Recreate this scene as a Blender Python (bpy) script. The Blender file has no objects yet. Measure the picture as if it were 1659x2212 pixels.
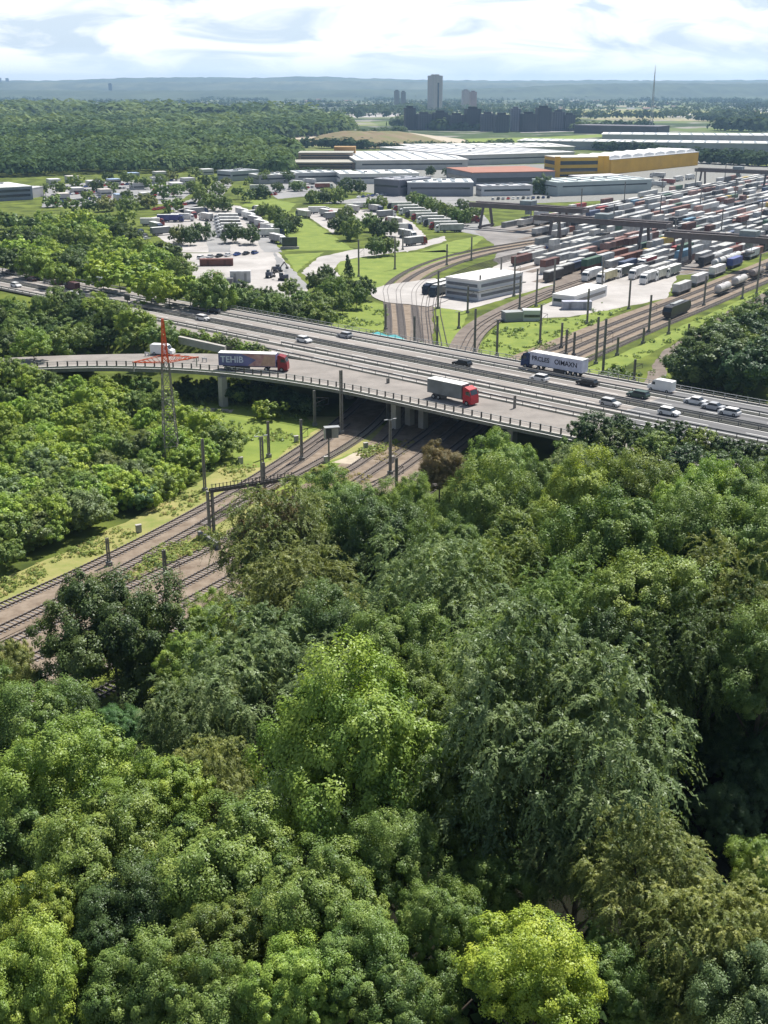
import bpy, math, random
import numpy as np
from mathutils import Vector, Matrix
from mathutils.geometry import tessellate_polygon
random.seed(7); RNG = np.random.default_rng(7)
scene = bpy.context.scene
COL = scene.collection
PI = math.pi

# ------------------------------------------------------------------ survey
# The photograph was measured in a 1659 x 2212 frame; G() turns a measured point into a place on the ground (metres),
# PX() goes the other way and is only used to sort and to leave out what lies outside the view.
F, CX, CY, H = 2500., 829.5, 1106., 68.
PITCH = math.atan((1106 - 188) / F)
CP, SP = math.cos(PITCH), math.sin(PITCH)
def ray(u, v):
    dx = (u - CX) / F; dy = -(v - CY) / F
    return dx, CP + dy * SP, -SP + dy * CP
def G(u, v, z=0.):
    a, b, c = ray(u, v); t = (z - H) / c
    return a * t, b * t
def PX(x, y, z=0.):
    z -= H; d = y * CP - z * SP; up = y * SP + z * CP
    if d < 1: return -9999, -9999, 1
    return CX + F * x / d, CY - F * up / d, d
def poly(pts, z=0.): return [G(u, v, z) for u, v in pts]
def sstep(a, b, t):
    t = min(1, max(0, (t - a) / (b - a))); return t * t * (3 - 2 * t)

# motorway axis: s along, n across (n = 0 at the central reservation)
UX, UY, NX, NY, N0 = .745, -.667, .667, .745, 202.3
def sn(x, y): return x * UX + y * UY, x * NX + y * NY - N0
def hw(s, n, z=8.): return (s * UX + (n + N0) * NX, s * UY + (n + N0) * NY, z)
GAP_R = -84.
NEAR_EDGE = [(90, 150), (62, 177), (34, 203), (24, 211), (11.4, 221.7), (0, 231.7), (-9, 239.3), (-27, 250.8), (-43.5, 257.6), (-61, 260.2), (-75.5, 259.3), (-98, 254), (-125, 243)]
FAR_EDGE = [(101, 159), (72, 186.5), (43, 213), (33.5, 221.2), (19.5, 233.8), (6.5, 245.2), (-2, 252.8), (-20, 268), (-40, 274), (-61, 273.5), (-78, 271.5), (-102, 266), (-131, 254)]
RAMP_MID = [((a + c) / 2, (b + d) / 2) for (a, b), (c, d) in zip(NEAR_EDGE, FAR_EDGE)]
def dseg(x, y, P):
    best = 1e9
    for (a, b), (c, d) in zip(P, P[1:]):
        L = (c - a) ** 2 + (d - b) ** 2
        t = min(1, max(0, ((x - a) * (c - a) + (y - b) * (d - b)) / L))
        best = min(best, math.hypot(x - a - t * (c - a), y - b - t * (d - b)))
    return best
RAMP_LEFT = RAMP_MID[10:]
def hgt(x, y):
    """height of the ground: the wooded hill below the viewpoint and the motorway embankments"""
    h = 0.
    q = (x + 28) * .866 - (y - 146) * .5
    if q > 10: h = 17 * sstep(10, 86, q) * (1 - sstep(-82, -36, sn(x, y)[1]))
    if 100 < y < 560 and -420 < x < 330:
        s, n = sn(x, y)
        lo, hi = (-31., 16.5) if s > -170 else ((-14.5, 16.5) if n < -4 else (-9.5, 16.5))
        dn = max(0, lo - n, n - hi)
        g0 = -208. if n < -8 else -258.
        ds = max(0, min(s - g0, GAP_R - s))
        e = 7.55 - math.hypot(dn / 1.7, ds / 1.0)
        h = max(h, e)
        if x < -50 and y < 300:
            h = max(h, 6.2 - max(0, dseg(x, y, RAMP_LEFT) - 5.6) / 1.7)
    return h

# ------------------------------------------------------------------ helpers
def tag(o, label=None, cat=None, group=None, kind=None):
    if label: o['label'] = label
    if cat: o['category'] = cat
    if group: o['group'] = group
    if kind: o['kind'] = kind
    return o
def empty(name, loc=(0, 0, 0), rz=0., label=None, cat=None, group=None):
    o = bpy.data.objects.new(name, None); o.empty_display_size = .5
    o.location = loc; o.rotation_euler = (0, 0, rz); COL.objects.link(o)
    return tag(o, label, cat, group)
class MB:
    def __init__(s): s.v = []; s.f = []; s.m = []
    def add(s, vs, fs, mi=0):
        b = len(s.v); s.v.extend(vs); s.f.extend([tuple(b + i for i in f) for f in fs]); s.m.extend([mi] * len(fs)); return s
    def box(s, c, d, rz=0., mi=0, taper=1.):
        cx, cy, cz = c; a, b, h = d[0] / 2, d[1] / 2, d[2] / 2; C, S = math.cos(rz), math.sin(rz); vs = []
        for z, k in ((-h, 1.), (h, taper)):
            for x, y in ((-a, -b), (a, -b), (a, b), (-a, b)):
                x *= k; y *= k; vs.append((cx + x * C - y * S, cy + x * S + y * C, cz + z))
        return s.add(vs, [(3, 2, 1, 0), (4, 5, 6, 7), (0, 1, 5, 4), (1, 2, 6, 5), (2, 3, 7, 6), (3, 0, 4, 7)], mi)
    def bar(s, p, q, w, h=None, mi=0):
        h = h or w; p, q = Vector(p), Vector(q); d = (q - p)
        if d.length < 1e-6: return s
        d.normalize(); up = Vector((0, 0, 1)) if abs(d.z) < .95 else Vector((0, 1, 0))
        a = d.cross(up).normalized() * (w / 2); b = a.cross(d).normalized() * (h / 2)
        vs = [tuple(o + x) for o in (p, q) for x in (-a - b, a - b, a + b, -a + b)]
        return s.add(vs, [(3, 2, 1, 0), (4, 5, 6, 7), (0, 1, 5, 4), (1, 2, 6, 5), (2, 3, 7, 6), (3, 0, 4, 7)], mi)
    def cyl(s, p, q, r, r2=None, n=10, mi=0):
        r2 = r if r2 is None else r2; p, q = Vector(p), Vector(q); d = (q - p).normalized()
        up = Vector((0, 0, 1)) if abs(d.z) < .95 else Vector((0, 1, 0)); a = d.cross(up).normalized(); b = a.cross(d)
        vs = [tuple(o + (a * math.cos(2 * PI * i / n) + b * math.sin(2 * PI * i / n)) * R) for o, R in ((p, r), (q, r2)) for i in range(n)]
        fs = [(i, (i + 1) % n, n + (i + 1) % n, n + i) for i in range(n)] + [tuple(range(n))[::-1], tuple(range(n, 2 * n))]
        return s.add(vs, fs, mi)
    def prism(s, P, z0, z1, mi=0, top=None, bottom=True):
        n = len(P); ar = sum(P[i][0] * P[(i + 1) % n][1] - P[(i + 1) % n][0] * P[i][1] for i in range(n))
        if ar < 0: P = P[::-1]
        b = len(s.v)
        s.v.extend([(x, y, z0) for x, y in P] + [(x, y, z1) for x, y in P])
        T = tessellate_polygon([[Vector((x, y, 0)) for x, y in P]])
        for t in T:
            a, c, d = t
            cr = (P[c][0] - P[a][0]) * (P[d][1] - P[a][1]) - (P[c][1] - P[a][1]) * (P[d][0] - P[a][0])
            if cr < 0: c, d = d, c
            s.f.append((b + n + a, b + n + c, b + n + d)); s.m.append(mi if top is None else top)
            if bottom: s.f.append((b + a, b + d, b + c)); s.m.append(mi)
        for i in range(n):
            j = (i + 1) % n; s.f.append((b + i, b + j, b + n + j, b + n + i)); s.m.append(mi)
        return s
    def profile(s, P, y0, y1, mi=0):
        """extrude a side profile P of (x, z) points across y"""
        n = len(P); vs = [(x, y0, z) for x, z in P] + [(x, y1, z) for x, z in P]
        return s.add(vs, [(i, (i + 1) % n, n + (i + 1) % n, n + i) for i in range(n)] + [tuple(range(n))[::-1], tuple(range(n, 2 * n))], mi)
    def ribbon(s, P, Q, mi=0):
        b = len(s.v); n = len(P); s.v.extend(list(P) + list(Q))
        for i in range(n - 1): s.f.append((b + i, b + i + 1, b + n + i + 1, b + n + i)); s.m.append(mi)
        return s
    def build(s, name, mats, parent=None, smooth=False):
        me = bpy.data.meshes.new(name); me.from_pydata(s.v, [], s.f)
        for m in (mats if isinstance(mats, (list, tuple)) else [mats]): me.materials.append(m)
        if any(s.m): me.polygons.foreach_set('material_index', s.m)
        if smooth: me.polygons.foreach_set('use_smooth', [True] * len(s.f))
        me.update()
        return link(name, me, parent)
def link(name, me, parent=None):
    o = bpy.data.objects.new(name, me); COL.objects.link(o)
    if parent: o.parent = parent
    return o
def wobble(P):
    out = []; rr_ = random.Random(len(P) * 13 + int(P[0][0]))
    for a, b in zip(P, P[1:] + P[:1]):
        L = math.hypot(b[0] - a[0], b[1] - a[1]); n = max(1, min(24, int(L / 3.5))); out.append(a)
        for i in range(1, n):
            k = min(.5, L / n * .16); out.append((a[0] + (b[0] - a[0]) * i / n + rr_.uniform(-k, k), a[1] + (b[1] - a[1]) * i / n + rr_.uniform(-k, k)))
    return out
def sheet(name, P, z, mat):
    P = wobble([tuple(p)[:2] for p in P])
    T = tessellate_polygon([[Vector((p[0], p[1], 0)) for p in P]])
    fs = []
    for a, c, d in T:
        if (P[c][0] - P[a][0]) * (P[d][1] - P[a][1]) - (P[c][1] - P[a][1]) * (P[d][0] - P[a][0]) < 0: c, d = d, c
        fs.append((a, c, d))
    me = bpy.data.meshes.new(name); me.from_pydata([(p[0], p[1], z) for p in P], [], fs); me.materials.append(mat); me.update()
    return tag(link(name, me), kind='structure')
def copy_tree(o, parent=None):
    c = o.copy(); COL.objects.link(c)
    if parent: c.parent = parent
    for ch in CH.get(o.name, []) or [k for k in o.children]: copy_tree(ch, c)
    return c
CH = {}
def resample(P, step):
    out = []; P = [Vector((p[0], p[1], 0)) for p in P]
    for a, b in zip(P, P[1:]):
        n = max(1, int(round((b - a).length / step)))
        out += [a.lerp(b, i / n) for i in range(n)]
    out.append(P[-1]); return [(p.x, p.y) for p in out]
def smooth(P, k=2):
    for _ in range(k):
        Q = [P[0]]
        for a, b in zip(P, P[1:]):
            Q += [(a[0] * .75 + b[0] * .25, a[1] * .75 + b[1] * .25), (a[0] * .25 + b[0] * .75, a[1] * .25 + b[1] * .75)]
        P = Q + [P[-1]]
    return P
def offset(P, d):
    out = []
    for i, p in enumerate(P):
        a = P[max(0, i - 1)]; b = P[min(len(P) - 1, i + 1)]
        L = math.hypot(b[0] - a[0], b[1] - a[1]) or 1
        out.append((p[0] - (b[1] - a[1]) / L * d, p[1] + (b[0] - a[0]) / L * d))
    return out
ORD = ['first', 'second', 'third', 'fourth', 'fifth', 'sixth', 'seventh', 'eighth', 'ninth', 'tenth', 'eleventh', 'twelfth', 'thirteenth', 'fourteenth', 'fifteenth', 'sixteenth', 'seventeenth', 'eighteenth', 'nineteenth', 'twentieth']
def od(i): return ORD[i] if i < 20 else ('twenty-' + ORD[i - 20] if i < 29 else ('thirtieth' if i == 29 else ('thirty-' + ORD[i - 30] if i < 39 else ('fortieth' if i == 39 else 'forty-' + ORD[(i - 40) % 9]))))

# ------------------------------------------------------------------ materials
def newmat(name):
    m = bpy.data.materials.new(name); m.use_nodes = True; nt = m.node_tree
    return m, nt, nt.nodes['Principled BSDF'], nt.nodes.new, nt.links.new
def mat(name, c, rough=.8, var=.18, scale=.5, metal=0., c2=None, world=True, spec=.3, bump=0., detail=6.):
    m, nt, b, N, L = newmat(name)
    g = N('ShaderNodeNewGeometry') if world else N('ShaderNodeTexCoord')
    no = N('ShaderNodeTexNoise'); no.inputs['Scale'].default_value = scale; no.inputs['Detail'].default_value = detail; no.inputs['Roughness'].default_value = .65
    L(g.outputs['Position' if world else 'Object'], no.inputs['Vector'])
    r = N('ShaderNodeValToRGB'); r.color_ramp.elements[0].position = .3; r.color_ramp.elements[1].position = .7
    d = c2 or tuple(x * (1 + var) for x in c); a = c if c2 else tuple(x * (1 - var) for x in c)
    r.color_ramp.elements[0].color = (*a, 1); r.color_ramp.elements[1].color = (*d, 1)
    L(no.outputs['Fac'], r.inputs['Fac']); L(r.outputs['Color'], b.inputs['Base Color'])
    b.inputs['Roughness'].default_value = rough; b.inputs['Metallic'].default_value = metal; b.inputs['Specular IOR Level'].default_value = spec
    if bump:
        bp = N('ShaderNodeBump'); bp.inputs['Strength'].default_value = bump; bp.inputs['Distance'].default_value = .3
        L(no.outputs['Fac'], bp.inputs['Height']); L(bp.outputs['Normal'], b.inputs['Normal'])
    return m
def mat_obj(name, rough=.5, dirt=.25, scale=.6):
    """paint whose colour is the object's own colour, weathered by noise"""
    m, nt, b, N, L = newmat(name)
    oi = N('ShaderNodeObjectInfo'); g = N('ShaderNodeNewGeometry'); no = N('ShaderNodeTexNoise')
    no.inputs['Scale'].default_value = scale; no.inputs['Detail'].default_value = 7; L(g.outputs['Position'], no.inputs['Vector'])
    mr = N('ShaderNodeMapRange'); mr.inputs['From Min'].default_value = .3; mr.inputs['From Max'].default_value = .7
    mr.inputs['To Min'].default_value = 1 - dirt; mr.inputs['To Max'].default_value = 1 + dirt * .3; L(no.outputs['Fac'], mr.inputs['Value'])
    mx = N('ShaderNodeVectorMath'); mx.operation = 'SCALE'; L(oi.outputs['Color'], mx.inputs[0]); L(mr.outputs['Result'], mx.inputs['Scale'])
    L(mx.outputs['Vector'], b.inputs['Base Color']); b.inputs['Roughness'].default_value = rough; b.inputs['Specular IOR Level'].default_value = .35
    return m
def mat_leaf(name, trans=.27, gloss=.03):
    m = bpy.data.materials.new(name); m.use_nodes = True; nt = m.node_tree; nt.nodes.clear(); N, L = nt.nodes.new, nt.links.new
    out = N('ShaderNodeOutputMaterial'); oi = N('ShaderNodeObjectInfo'); at = N('ShaderNodeAttribute'); at.attribute_name = 'tint'
    mr = N('ShaderNodeMapRange'); mr.inputs['To Min'].default_value = .62; mr.inputs['To Max'].default_value = 1.4; L(at.outputs['Fac'], mr.inputs['Value'])
    sc = N('ShaderNodeVectorMath'); sc.operation = 'SCALE'; L(oi.outputs['Color'], sc.inputs[0]); L(mr.outputs['Result'], sc.inputs['Scale'])
    hs = N('ShaderNodeHueSaturation'); h = N('ShaderNodeMapRange'); h.inputs['To Min'].default_value = .522; h.inputs['To Max'].default_value = .478
    L(at.outputs['Fac'], h.inputs['Value']); L(h.outputs['Result'], hs.inputs['Hue']); L(sc.outputs['Vector'], hs.inputs['Color'])
    df = N('ShaderNodeBsdfDiffuse'); L(hs.outputs['Color'], df.inputs['Color'])
    tr = N('ShaderNodeBsdfTranslucent'); tm = N('ShaderNodeVectorMath'); tm.operation = 'MULTIPLY'; tm.inputs[1].default_value = (1.25, 1.25, .5)
    L(hs.outputs['Color'], tm.inputs[0]); L(tm.outputs['Vector'], tr.inputs['Color'])
    gl = N('ShaderNodeBsdfGlossy'); gl.inputs['Roughness'].default_value = .45; gl.inputs['Color'].default_value = (.75, .8, .8, 1)
    m1 = N('ShaderNodeMixShader'); m1.inputs[0].default_value = trans; L(df.outputs[0], m1.inputs[1]); L(tr.outputs[0], m1.inputs[2])
    m2 = N('ShaderNodeMixShader'); m2.inputs[0].default_value = gloss; L(m1.outputs[0], m2.inputs[1]); L(gl.outputs[0], m2.inputs[2])
    L(m2.outputs[0], out.inputs['Surface']); return m
def mat_windows(name, wall, glass, sx, sz, fx=.55, fz=.5, wallvar=.12):
    """facade paint with a grid of window panes, in the object's own metres"""
    m, nt, b, N, L = newmat(name)
    tc = N('ShaderNodeTexCoord'); sp = N('ShaderNodeSeparateXYZ'); L(tc.outputs['Object'], sp.inputs[0])
    ad = N('ShaderNodeMath'); ad.operation = 'ADD'; L(sp.outputs['X'], ad.inputs[0]); L(sp.outputs['Y'], ad.inputs[1])
    def cell(src, per, fill):
        a = N('ShaderNodeMath'); a.operation = 'DIVIDE'; a.inputs[1].default_value = per; L(src, a.inputs[0])
        f = N('ShaderNodeMath'); f.operation = 'FRACT'; L(a.outputs[0], f.inputs[0])
        l = N('ShaderNodeMath'); l.operation = 'LESS_THAN'; l.inputs[1].default_value = fill; L(f.outputs[0], l.inputs[0]); return l.outputs[0]
    mu = N('ShaderNodeMath'); mu.operation = 'MULTIPLY'; L(cell(ad.outputs[0], sx, fx), mu.inputs[0]); L(cell(sp.outputs['Z'], sz, fz), mu.inputs[1])
    mx = N('ShaderNodeMix'); mx.data_type = 'RGBA'; L(mu.outputs[0], mx.inputs['Factor']); mx.inputs['A'].default_value = (*wall, 1); mx.inputs['B'].default_value = (*glass, 1)
    L(mx.outputs['Result'], b.inputs['Base Color']); b.inputs['Roughness'].default_value = .6; return m

M = {}
M['conc'] = mat('concrete', (.42, .40, .37), .9, .16, .35)
M['conc_dark'] = mat('weathered_concrete', (.22, .22, .205), .9, .28, .5)
def mat_road(name, c, k):
    m, nt, b, N, L = newmat(name); g = N('ShaderNodeNewGeometry'); mp = N('ShaderNodeMapping'); mp.vector_type = 'POINT'
    dx = N('ShaderNodeVectorMath'); dx.operation = 'DOT_PRODUCT'; dx.inputs[1].default_value = (.745, -.667, 0); L(g.outputs['Position'], dx.inputs[0])
    dn = N('ShaderNodeVectorMath'); dn.operation = 'DOT_PRODUCT'; dn.inputs[1].default_value = (.667, .745, 0); L(g.outputs['Position'], dn.inputs[0])
    a = N('ShaderNodeMath'); a.operation = 'MULTIPLY'; a.inputs[1].default_value = .012; L(dx.outputs['Value'], a.inputs[0])
    e = N('ShaderNodeMath'); e.operation = 'MULTIPLY'; e.inputs[1].default_value = .62; L(dn.outputs['Value'], e.inputs[0])
    cb = N('ShaderNodeCombineXYZ'); L(a.outputs[0], cb.inputs[0]); L(e.outputs[0], cb.inputs[1])
    n = N('ShaderNodeTexNoise'); n.inputs['Scale'].default_value = 1.; n.inputs['Detail'].default_value = 5; L(cb.outputs[0], n.inputs['Vector'])
    r = N('ShaderNodeValToRGB'); r.color_ramp.elements[0].position = .36; r.color_ramp.elements[1].position = .6; r.color_ramp.elements[0].color = (*[x * k for x in c], 1); r.color_ramp.elements[1].color = (*c, 1)
    L(n.outputs['Fac'], r.inputs['Fac']); L(r.outputs['Color'], b.inputs['Base Color']); b.inputs['Roughness'].default_value = .9; return m
M['road_dark'] = mat('motorway_dark', (.115, .115, .12), .9, .18, .15)
M['road'] = mat_road('motorway_concrete', (.30, .272, .25), .5); M['road_dark'] = mat_road('motorway_dark', (.16, .16, .165), .6); M['strip'] = mat('drain_and_shadow_strip', (.06, .062, .055), .95, .35, .4)
M['mark'] = mat('road_paint', (.72, .72, .7), .7, .08, 2.)
M['steel'] = mat('galvanised_steel', (.36, .37, .37), .5, .15, 1., .3)
M['darksteel'] = mat('dark_steel', (.085, .08, .075), .6, .25, 1.)
M['brownsteel'] = mat('brown_crane_steel', (.125, .105, .105), .6, .2, .3)
M['mast'] = mat('mast_concrete', (.22, .21, .19), .85, .25, 1.2)
M['rail'] = mat('rail_steel', (.06, .048, .042), .5, .3, 1.5, .2)
M['ballast'] = mat('track_ballast', (.155, .115, .082), .95, .3, .45, c2=(.30, .245, .19), detail=11)
M['ballast_far'] = mat('old_ballast', (.125, .10, .085), .95, .3, .3, c2=(.235, .20, .17), detail=11)
M['sleeper'] = mat('concrete_sleeper', (.24, .215, .2), .9, .2, 2.)
M['lawn'] = mat('mown_grass', (.125, .185, .032), .95, .2, .16, c2=(.235, .285, .055), detail=11, bump=.4)
M['drygrass'] = mat('dry_grass', (.17, .215, .05), .95, .2, .22, c2=(.36, .315, .13), detail=10, bump=.4)
M['sand'] = mat('bare_sand', (.46, .40, .31), .95, .2, .4)
M['pave'] = mat('pale_yard_paving', (.31, .29, .275), .85, c2=(.50, .475, .455), scale=.07, detail=10)
M['paveb'] = mat('grey_lot_paving', (.20, .20, .205), .9, c2=(.34, .335, .33), scale=.08, detail=10)
M['glass'] = mat('window_glass', (.03, .04, .05), .12, .2, .7, spec=.6)
M['tyre'] = mat('tyre_rubber', (.02, .02, .02), .9, .2, 2., world=False)
M['paint'] = mat_obj('vehicle_paint', .4, .12, .5)
M['tarp'] = mat_obj('container_paint', .6, .3, .45)
M['wall'] = mat_obj('building_wall', .8, .15, .12)
M['roof'] = mat_obj('building_roof', .75, .15, .06)
M['bark'] = mat('tree_bark', (.085, .07, .055), .95, .3, 2., world=False)
M['leaf'] = mat_leaf('foliage')
M['leaf_far'] = mat_leaf('foliage_far', .22, 0.)
M['orange'] = mat('orange_pylon_paint', (.75, .13, .035), .5, .15, 1.)
M['pane'] = mat('pale_pane', (.12, .13, .16), .2, .2, .7, spec=.5); M['barrier'] = mat('barrier_steel', (.20, .20, .195), .6, .25, .5)
M['sky_l'] = mat('skylight_glazing', (.30, .33, .35), .35, .15, .2)
M['letter'] = mat('lettering_dark', (.012, .012, .03), .5, .1, 1.)
M['letterw'] = mat('lettering_pale', (.62, .66, .8), .5, .1, 1.)

def mat_ground():
    m, nt, b, N, L = newmat('ground_cover')
    g = N('ShaderNodeNewGeometry'); sp = N('ShaderNodeSeparateXYZ'); L(g.outputs['Position'], sp.inputs[0])
    n1 = N('ShaderNodeTexNoise'); n1.inputs['Scale'].default_value = .09; n1.inputs['Detail'].default_value = 8; L(g.outputs['Position'], n1.inputs['Vector'])
    r1 = N('ShaderNodeValToRGB'); e = r1.color_ramp.elements; e[0].position = .32; e[0].color = (.05, .07, .018, 1); e[1].position = .7; e[1].color = (.17, .21, .04, 1)
    L(n1.outputs['Fac'], r1.inputs['Fac'])
    # far plain: a patchwork of fields, woods and pale settlement
    n2 = N('ShaderNodeTexVoronoi'); n2.inputs['Scale'].default_value = .0042; n2.inputs['Randomness'].default_value = 1; L(g.outputs['Position'], n2.inputs['Vector'])
    r2 = N('ShaderNodeValToRGB'); r2.color_ramp.interpolation = 'CONSTANT'; cr = r2.color_ramp
    cols = [(0, (.05, .075, .03)), (.25, (.13, .17, .055)), (.44, (.05, .075, .03)), (.55, (.2, .22, .09)), (.7, (.07, .1, .04)), (.8, (.34, .31, .19)), (.9, (.1, .13, .05))]
    cr.elements[0].color = (*cols[0][1], 1); cr.elements[1].position = cols[1][0]; cr.elements[1].color = (*cols[1][1], 1)
    for p, c in cols[2:]: q = cr.elements.new(p); q.color = (*c, 1)
    s2 = N('ShaderNodeSeparateColor'); L(n2.outputs['Color'], s2.inputs[0]); L(s2.outputs[0], r2.inputs['Fac'])
    n3 = N('ShaderNodeTexNoise'); n3.inputs['Scale'].default_value = .012; n3.inputs['Detail'].default_value = 10; L(g.outputs['Position'], n3.inputs['Vector'])
    r3 = N('ShaderNodeValToRGB'); r3.color_ramp.elements[0].position = .54; r3.color_ramp.elements[1].position = .62; L(n3.outputs['Fac'], r3.inputs['Fac'])
    mx3 = N('ShaderNodeMix'); mx3.data_type = 'RGBA'; L(r3.outputs['Color'], mx3.inputs['Factor']); L(r2.outputs['Color'], mx3.inputs['A']); mx3.inputs['B'].default_value = (.30, .28, .26, 1)
    f = N('ShaderNodeMapRange'); f.inputs['From Min'].default_value = 1250; f.inputs['From Max'].default_value = 1600; L(sp.outputs['Y'], f.inputs['Value'])
    mx = N('ShaderNodeMix'); mx.data_type = 'RGBA'; L(f.outputs['Result'], mx.inputs['Factor']); L(r1.outputs['Color'], mx.inputs['A']); L(mx3.outputs['Result'], mx.inputs['B'])
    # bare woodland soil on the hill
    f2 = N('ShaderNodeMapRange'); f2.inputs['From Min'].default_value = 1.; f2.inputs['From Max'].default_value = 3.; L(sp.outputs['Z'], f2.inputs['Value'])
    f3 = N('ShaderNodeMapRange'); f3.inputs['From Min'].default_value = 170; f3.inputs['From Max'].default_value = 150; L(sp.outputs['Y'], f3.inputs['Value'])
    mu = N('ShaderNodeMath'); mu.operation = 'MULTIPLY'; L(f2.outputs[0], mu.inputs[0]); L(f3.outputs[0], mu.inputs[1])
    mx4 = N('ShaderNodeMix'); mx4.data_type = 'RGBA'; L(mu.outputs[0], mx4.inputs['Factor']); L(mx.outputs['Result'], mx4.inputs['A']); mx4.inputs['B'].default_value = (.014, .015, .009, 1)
    L(mx4.outputs['Result'], b.inputs['Base Color']); b.inputs['Roughness'].default_value = .95; b.inputs['Specular IOR Level'].default_value = .1
    return m
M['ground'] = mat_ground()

# ------------------------------------------------------------------ ground, hills
xs = sorted(set([-20000, -9000, -4000, -2000, -1000, -700, -500] + list(range(-420, 332, 4)) + [400, 600, 1000, 2000, 4000, 9000, 20000]))
ys = sorted(set([-2000, -500, -120] + list(range(-40, 564, 4)) + [650, 800, 1100, 1500, 2200, 3500, 6000, 9000, 14000, 22000]))
gv = [(x, y, hgt(x, y)) for y in ys for x in xs]; nx = len(xs)
me = bpy.data.meshes.new('ground'); me.from_pydata(gv, [], [(j * nx + i, j * nx + i + 1, (j + 1) * nx + i + 1, (j + 1) * nx + i) for j in range(len(ys) - 1) for i in range(nx - 1)])
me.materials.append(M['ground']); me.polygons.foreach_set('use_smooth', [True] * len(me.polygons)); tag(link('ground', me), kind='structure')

def ridge(name, D, pts, depth, col, seed):
    """hills: a long swell at distance D whose crest runs through the measured skyline points"""
    rr = random.Random(seed); n = 260; top = []
    X0 = pts[0][0]; X1 = pts[-1][0]
    for i in range(n + 1):
        u = X0 + (X1 - X0) * i / n
        for (a, b), (c, d) in zip(pts, pts[1:]):
            if a <= u <= c: v = b + (d - b) * sstep(a, c, u); break
        z = H + (188 - v) / F / 1.135 * D + rr.uniform(-1, 1) * D * .00035
        top.append(((u - CX) / F * D * .939, max(4, z)))
    rows = []
    for k, (dy, f) in enumerate([(-depth, 0), (-depth * .6, .4), (-depth * .3, .78), (0, 1), (depth * .5, .6), (depth, 0)]):
        rows.append([(x, D + dy + rr.uniform(-.08, .08) * depth, -2 + (z + 2) * f) for x, z in top])
    vs = [p for r in rows for p in r]
    fs = [(j * (n + 1) + i, j * (n + 1) + i + 1, (j + 1) * (n + 1) + i + 1, (j + 1) * (n + 1) + i) for j in range(5) for i in range(n)]
    me = bpy.data.meshes.new(name); me.from_pydata(vs, [], fs)
    me.materials.append(mat(name + '_cover', col[0], .95, c2=col[1], scale=.0028, detail=10)); me.polygons.foreach_set('use_smooth', [True] * len(fs))
    tag(link(name, me), kind='structure')
ridge('far_hills', 11500, [(-500, 174), (100, 174), (300, 168), (420, 167), (560, 168), (660, 165), (800, 169), (950, 173), (1150, 174), (1300, 173), (1420, 174), (1600, 173), (2200, 174)], 1200, ((.05, .07, .05), (.12, .14, .08)), 1)
ridge('middle_hills', 9600, [(-500, 180), (0, 178), (250, 178), (500, 177), (700, 175), (850, 176), (1000, 178), (1250, 179), (1450, 177), (1659, 178), (2200, 179)], 1000, ((.035, .055, .035), (.17, .18, .11)), 2)
ridge('near_hills', 7600, [(-500, 196), (0, 195), (500, 195), (900, 193), (1080, 190), (1230, 183), (1350, 180), (1659, 181), (2200, 184)], 1100, ((.028, .045, .03), (.09, .115, .06)), 3)

# ------------------------------------------------------------------ trees
def finish_cloud(name, c, t1, t2, tint, m):
    n = len(c); V = np.empty((n, 4, 3)); V[:, 0] = c - t1; V[:, 1] = c - t2 * .9 + t1 * .1; V[:, 2] = c + t1; V[:, 3] = c + t2 * .9 + t1 * .1
    me = bpy.data.meshes.new(name); me.vertices.add(4 * n); me.vertices.foreach_set('co', V.reshape(-1).astype(np.float32))
    me.loops.add(4 * n); me.loops.foreach_set('vertex_index', np.arange(4 * n, dtype=np.int32))
    me.polygons.add(n); me.polygons.foreach_set('loop_start', np.arange(0, 4 * n, 4, dtype=np.int32))
    try: me.polygons.foreach_set('loop_total', np.full(n, 4, dtype=np.int32))
    except Exception: pass
    at = me.attributes.new('tint', 'FLOAT', 'FACE'); at.data.foreach_set('value', tint.astype(np.float32))
    me.materials.append(m); me.update(calc_edges=True); return me
def unit(v): return v / (np.linalg.norm(v, axis=-1, keepdims=True) + 1e-9)
def sphere_dirs(n, R): return unit(R.normal(size=(n, 3)))
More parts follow.
